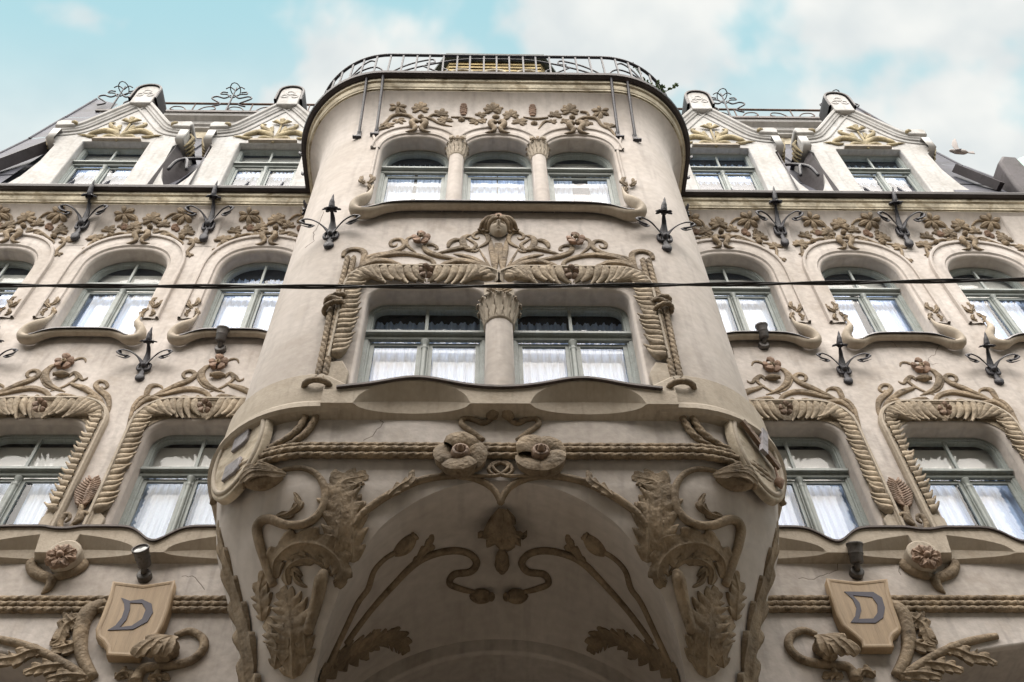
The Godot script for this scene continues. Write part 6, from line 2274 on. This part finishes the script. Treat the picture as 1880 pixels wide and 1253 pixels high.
func ironwork():
	var d := bracket_meshes()
	for s: float in [-1.0, 1.0]:
		for x: float in [4.53, 6.5]:
			var bt := "first and second windows from the bay" if x < 5 else "second and third windows from the bay"
			bracket(d, Vector3(s * x, 11.64, WZ), 0, "iron flower bracket below the arched windows, between %s" % bt, "iron brackets on the wall below the upper windows", 0.82)
			bracket(d, Vector3(s * x, 15.2, WZ + 0.04), 0, "iron flower bracket against the main cornice, between %s" % bt, "iron brackets on the main cornice", 0.88, 1.5)
		bracket(d, Vector3(s * 1.98, 11.74, BZ - 0.05), s * 0.1, "wrought iron flower bracket on the bay beside the carved face", "iron brackets on the bay front", 0.84)
		bracket(d, Vector3(s * 2.67, 14.25, 1.0), s * PI / 2, "wrought iron flower bracket on the bay's side wall", "iron brackets on the bay's sides", 0.6)
		# tie rods under the bay's gutter
		for x: float in [1.72, 1.97]:
			var r := part("tie_rod", Vector3.ZERO, null, "")
			var zz := BZ if x < 1.7 else BZ - BR + sqrt(1.0 - pow(x - 1.68, 2))
			var b := MB.new()
			b.tube(smooth3(PackedVector3Array([Vector3(s * x, 15.9, zz + 0.36), Vector3(s * x, 15.72, zz + 0.3), Vector3(s * x, 15.2, zz + 0.16), Vector3(s * x, 14.75, zz + 0.06), Vector3(s * x, 14.62, zz + 0.02)]), 5), 0.022, 6)
			done(b, "rod", M.iron, r)
			var p := MB.new()
			p.box(Vector3(s * x, 14.62, zz + 0.01), Vector3(0.06, 0.16, 0.05))
			p.box(Vector3(s * x + s * 0.02, 14.53, zz + 0.02), Vector3(0.12, 0.03, 0.05))
			done(p, "wall_plate", M.iron, r)
	# hooks on the gutter at the bay's flanks
	for s: float in [-1.0, 1.0]:
		for z: float in [0.9, 1.25]:
			var b := MB.new()
			b.box(Vector3(s * (BW + 0.40), 15.93, z), Vector3(0.10, 0.05, 0.03))
			b.tube(PackedVector3Array([Vector3(s * (BW + 0.3), 15.9, z), Vector3(s * (BW + 0.42), 15.88, z), Vector3(s * (BW + 0.45), 15.98, z)]), 0.014, 6)
			done(b, "gutter_hook", M.iron, building)

# ================================================================= lamps, cable, bird, plant, neighbour
func floodlight(base: Vector3, dir: Vector3, label: String):
	var o := thing("floodlight", label, "floodlight", base, "floodlights on the facade")
	o.scale = Vector3.ONE * 0.85
	var b := MB.new()
	b.lathe([[0.0, 0.0], [0.085, 0.0], [0.085, 0.07], [0.07, 0.085], [0.0, 0.085]], Vector3.ZERO, Basis(Vector3.RIGHT, Vector3(0, 0, 1), Vector3.DOWN), 16)
	done(b, "base", M.lamp, o)
	var j := MB.new()
	j.tube(PackedVector3Array([Vector3(0, 0, 0.08), Vector3(0, 0.03, 0.12), Vector3(0, 0.08, 0.15)]), 0.036, 8)
	done(j, "arm", M.lamp, o)
	var h := MB.new()
	var fr := frame_y(dir.normalized())
	h.lathe([[0.0, -0.03], [0.06, -0.03], [0.078, -0.015], [0.082, 0.08], [0.09, 0.085], [0.09, 0.10], [0.086, 0.105], [0.092, 0.19], [0.102, 0.195], [0.102, 0.22], [0.09, 0.22], [0.087, 0.2]], Vector3(0, 0.08, 0.15), fr, 18)
	done(h, "housing", M.lamp, o)
	var l := MB.new()
	l.lathe([[0.087, 0.2], [0.05, 0.207], [0.0, 0.21]], Vector3(0, 0.08, 0.15), fr, 18)
	done(l, "lens", M.lens, o)

func small_things():
	floodlight(px(405, 645, WZ), Vector3(0.05, 0.95, 0.35), "small grey floodlight under the arched window, pointing up, near a carved scroll")
	floodlight(px(1402, 638, WZ), Vector3(-0.05, 0.95, 0.35), "small grey floodlight pointing up, mounted between arched window and carved flower")
	floodlight(px(266, 1062, WZ), Vector3(-0.12, 0.30, 0.95), "small grey floodlight above the shield, tilted out over the street")
	floodlight(px(1572, 1056, WZ), Vector3(0.05, 0.9, 0.4), "small grey floodlight above the shield, pointing up along the wall")
	# overhead cable
	var c := MB.new()
	for k in 2:
		var p := PackedVector3Array()
		for j in 241:
			var t := j / 240.0
			var x := lerpf(-9.0, 9.0, t)
			var a := px(0, 524, 5.0)
			var b := px(1880, 514, 5.0)
			var y := lerpf(a.y, b.y, (x - a.x) / (b.x - a.x)) + 0.0045 * (x * x - 8.4)
			var tw := x * 5.2 + k * PI
			p.append(Vector3(x, y + 0.0075 * sin(tw), 5.0 + 0.0075 * cos(tw)))
		c.tube(p, 0.0075, 6)
	var co := done(c, "overhead_cable", M.cable, self)
	tag(co, "twisted black cable strung across the street in front of the facade", "cable")
	# bird in flight
	var bo := px(1763, 279, 1.0)
	var bird := thing("bird", "grey bird flying beside the roof with wings spread", "bird", bo)
	var bb := MB.new()
	bb.tube(smooth3(PackedVector3Array([Vector3(-0.17, 0.04, 0.0), Vector3(-0.13, 0.04, 0.0), Vector3(-0.05, 0.02, 0), Vector3(0.06, -0.01, 0), Vector3(0.13, -0.015, 0)]), 5), spread([0.008, 0.03, 0.05, 0.045, 0.015], 5), 10)
	done(bb, "body", M.bird, bird)
	for w in [[[0.0, 0.02, 0], [-0.02, 0.16, 0.02], [0.02, 0.32, 0.03], [0.10, 0.50, 0.02]], [[-0.03, 0.0, 0], [-0.09, -0.09, 0.08], [-0.12, -0.16, 0.12], [-0.13, -0.26, 0.18]]]:
		var p := PackedVector3Array()
		for q in w: p.append(Vector3(q[0], q[1], q[2]))
		var wb := MB.new()
		leaf3(wb, smooth3(p, 5), smooth3(PackedVector3Array([Vector3(0, 0.1, 1), Vector3(0, 0.1, 1), Vector3(0, 0.1, 1), Vector3(0, 0.1, 1)]), 5), 0.062, 1, 0.012, 0.1)
		done(wb, "wing", M.bird, bird)
	var tl := MB.new()
	tl.slab(PackedVector2Array([Vector2(0.11, -0.03), Vector2(0.23, -0.07), Vector2(0.24, 0.02), Vector2(0.11, 0.0)]), Vector3(0, 0, -0.008), 0.014, 0.004)
	done(tl, "tail", M.bird, bird)
	# weed growing from the bay's gutter
	var po := px(1190, 128, BZ + 0.05)
	var plant := thing("weed", "leggy green weed growing from the bay's gutter by the railing", "plant", Vector3(po.x, 15.98, BZ + 0.05))
	plant.scale = Vector3.ONE * 0.72
	var g := RandomNumberGenerator.new()
	g.seed = 3
	for st in [[[0, 0], [-0.08, 0.35], [-0.16, 0.8], [-0.24, 1.2], [-0.34, 1.55]], [[0, 0], [0.12, 0.25], [0.2, 0.5]], [[0, 0], [0.25, 0.12], [0.42, 0.3], [0.46, 0.42]], [[0, 0], [-0.12, 0.2], [-0.2, 0.4]], [[0, 0], [0.05, 0.3], [0.06, 0.55]]]:
		var p := PackedVector3Array()
		for q in st: p.append(Vector3(q[0], q[1], g.randf_range(0.0, 0.12)))
		var sm := smooth3(p, 6)
		var b := MB.new()
		b.tube(sm, 0.008, 5)
		done(b, "stalk", M.green, plant)
		for j in range(3, sm.size()):
			for rep in 2:
				if sm[j].y > 0.5 and g.randf() < 0.5 and j < sm.size() - 2: continue
				var l := MB.new()
				var dd := Vector3(g.randf_range(-1, 1), g.randf_range(-0.4, 0.8), g.randf_range(-0.6, 1)).normalized()
				var nn := dd.cross(Vector3(g.randf(), g.randf(), g.randf())).normalized()
				leaf3(l, PackedVector3Array([sm[j], sm[j] + dd * 0.03, sm[j] + dd * 0.06]), PackedVector3Array([nn, nn, nn]), 0.024, 1, 0.004)
				done(l, "leaf", M.green, plant)
	# copper dome of a house behind
	var dm := thing("copper_dome", "pale green copper dome rising behind the roof's end", "dome", Vector3(16.2, 0, -8.0))
	var db := MB.new()
	var top := px(1846, 345, -8.0)
	dm.position.x = top.x + 0.6
	db.lathe([[2.6, 0.0], [2.6, top.y - 3.2], [2.5, top.y - 2.2], [2.1, top.y - 1.2], [1.2, top.y - 0.35], [0.0, top.y]], Vector3.ZERO, Basis.IDENTITY, 32)
	done(db, "dome_shell", M.copper, dm)
	var vl := MB.new()
	var vo := px(1866, 330, 0.2)
	vl.slab(PackedVector2Array([Vector2(vo.x - 0.28, 15.99), Vector2(vo.x - 0.22, 17.0), Vector2(vo.x - 0.12, 17.9), Vector2(vo.x + 0.05, 18.15), Vector2(vo.x + 0.3, 18.1), Vector2(vo.x + 0.3, 15.99)]), Vector3(0, 0, -0.2), 0.5, 0.06)
	done(vl, "corner_volute", M.cheek, building)
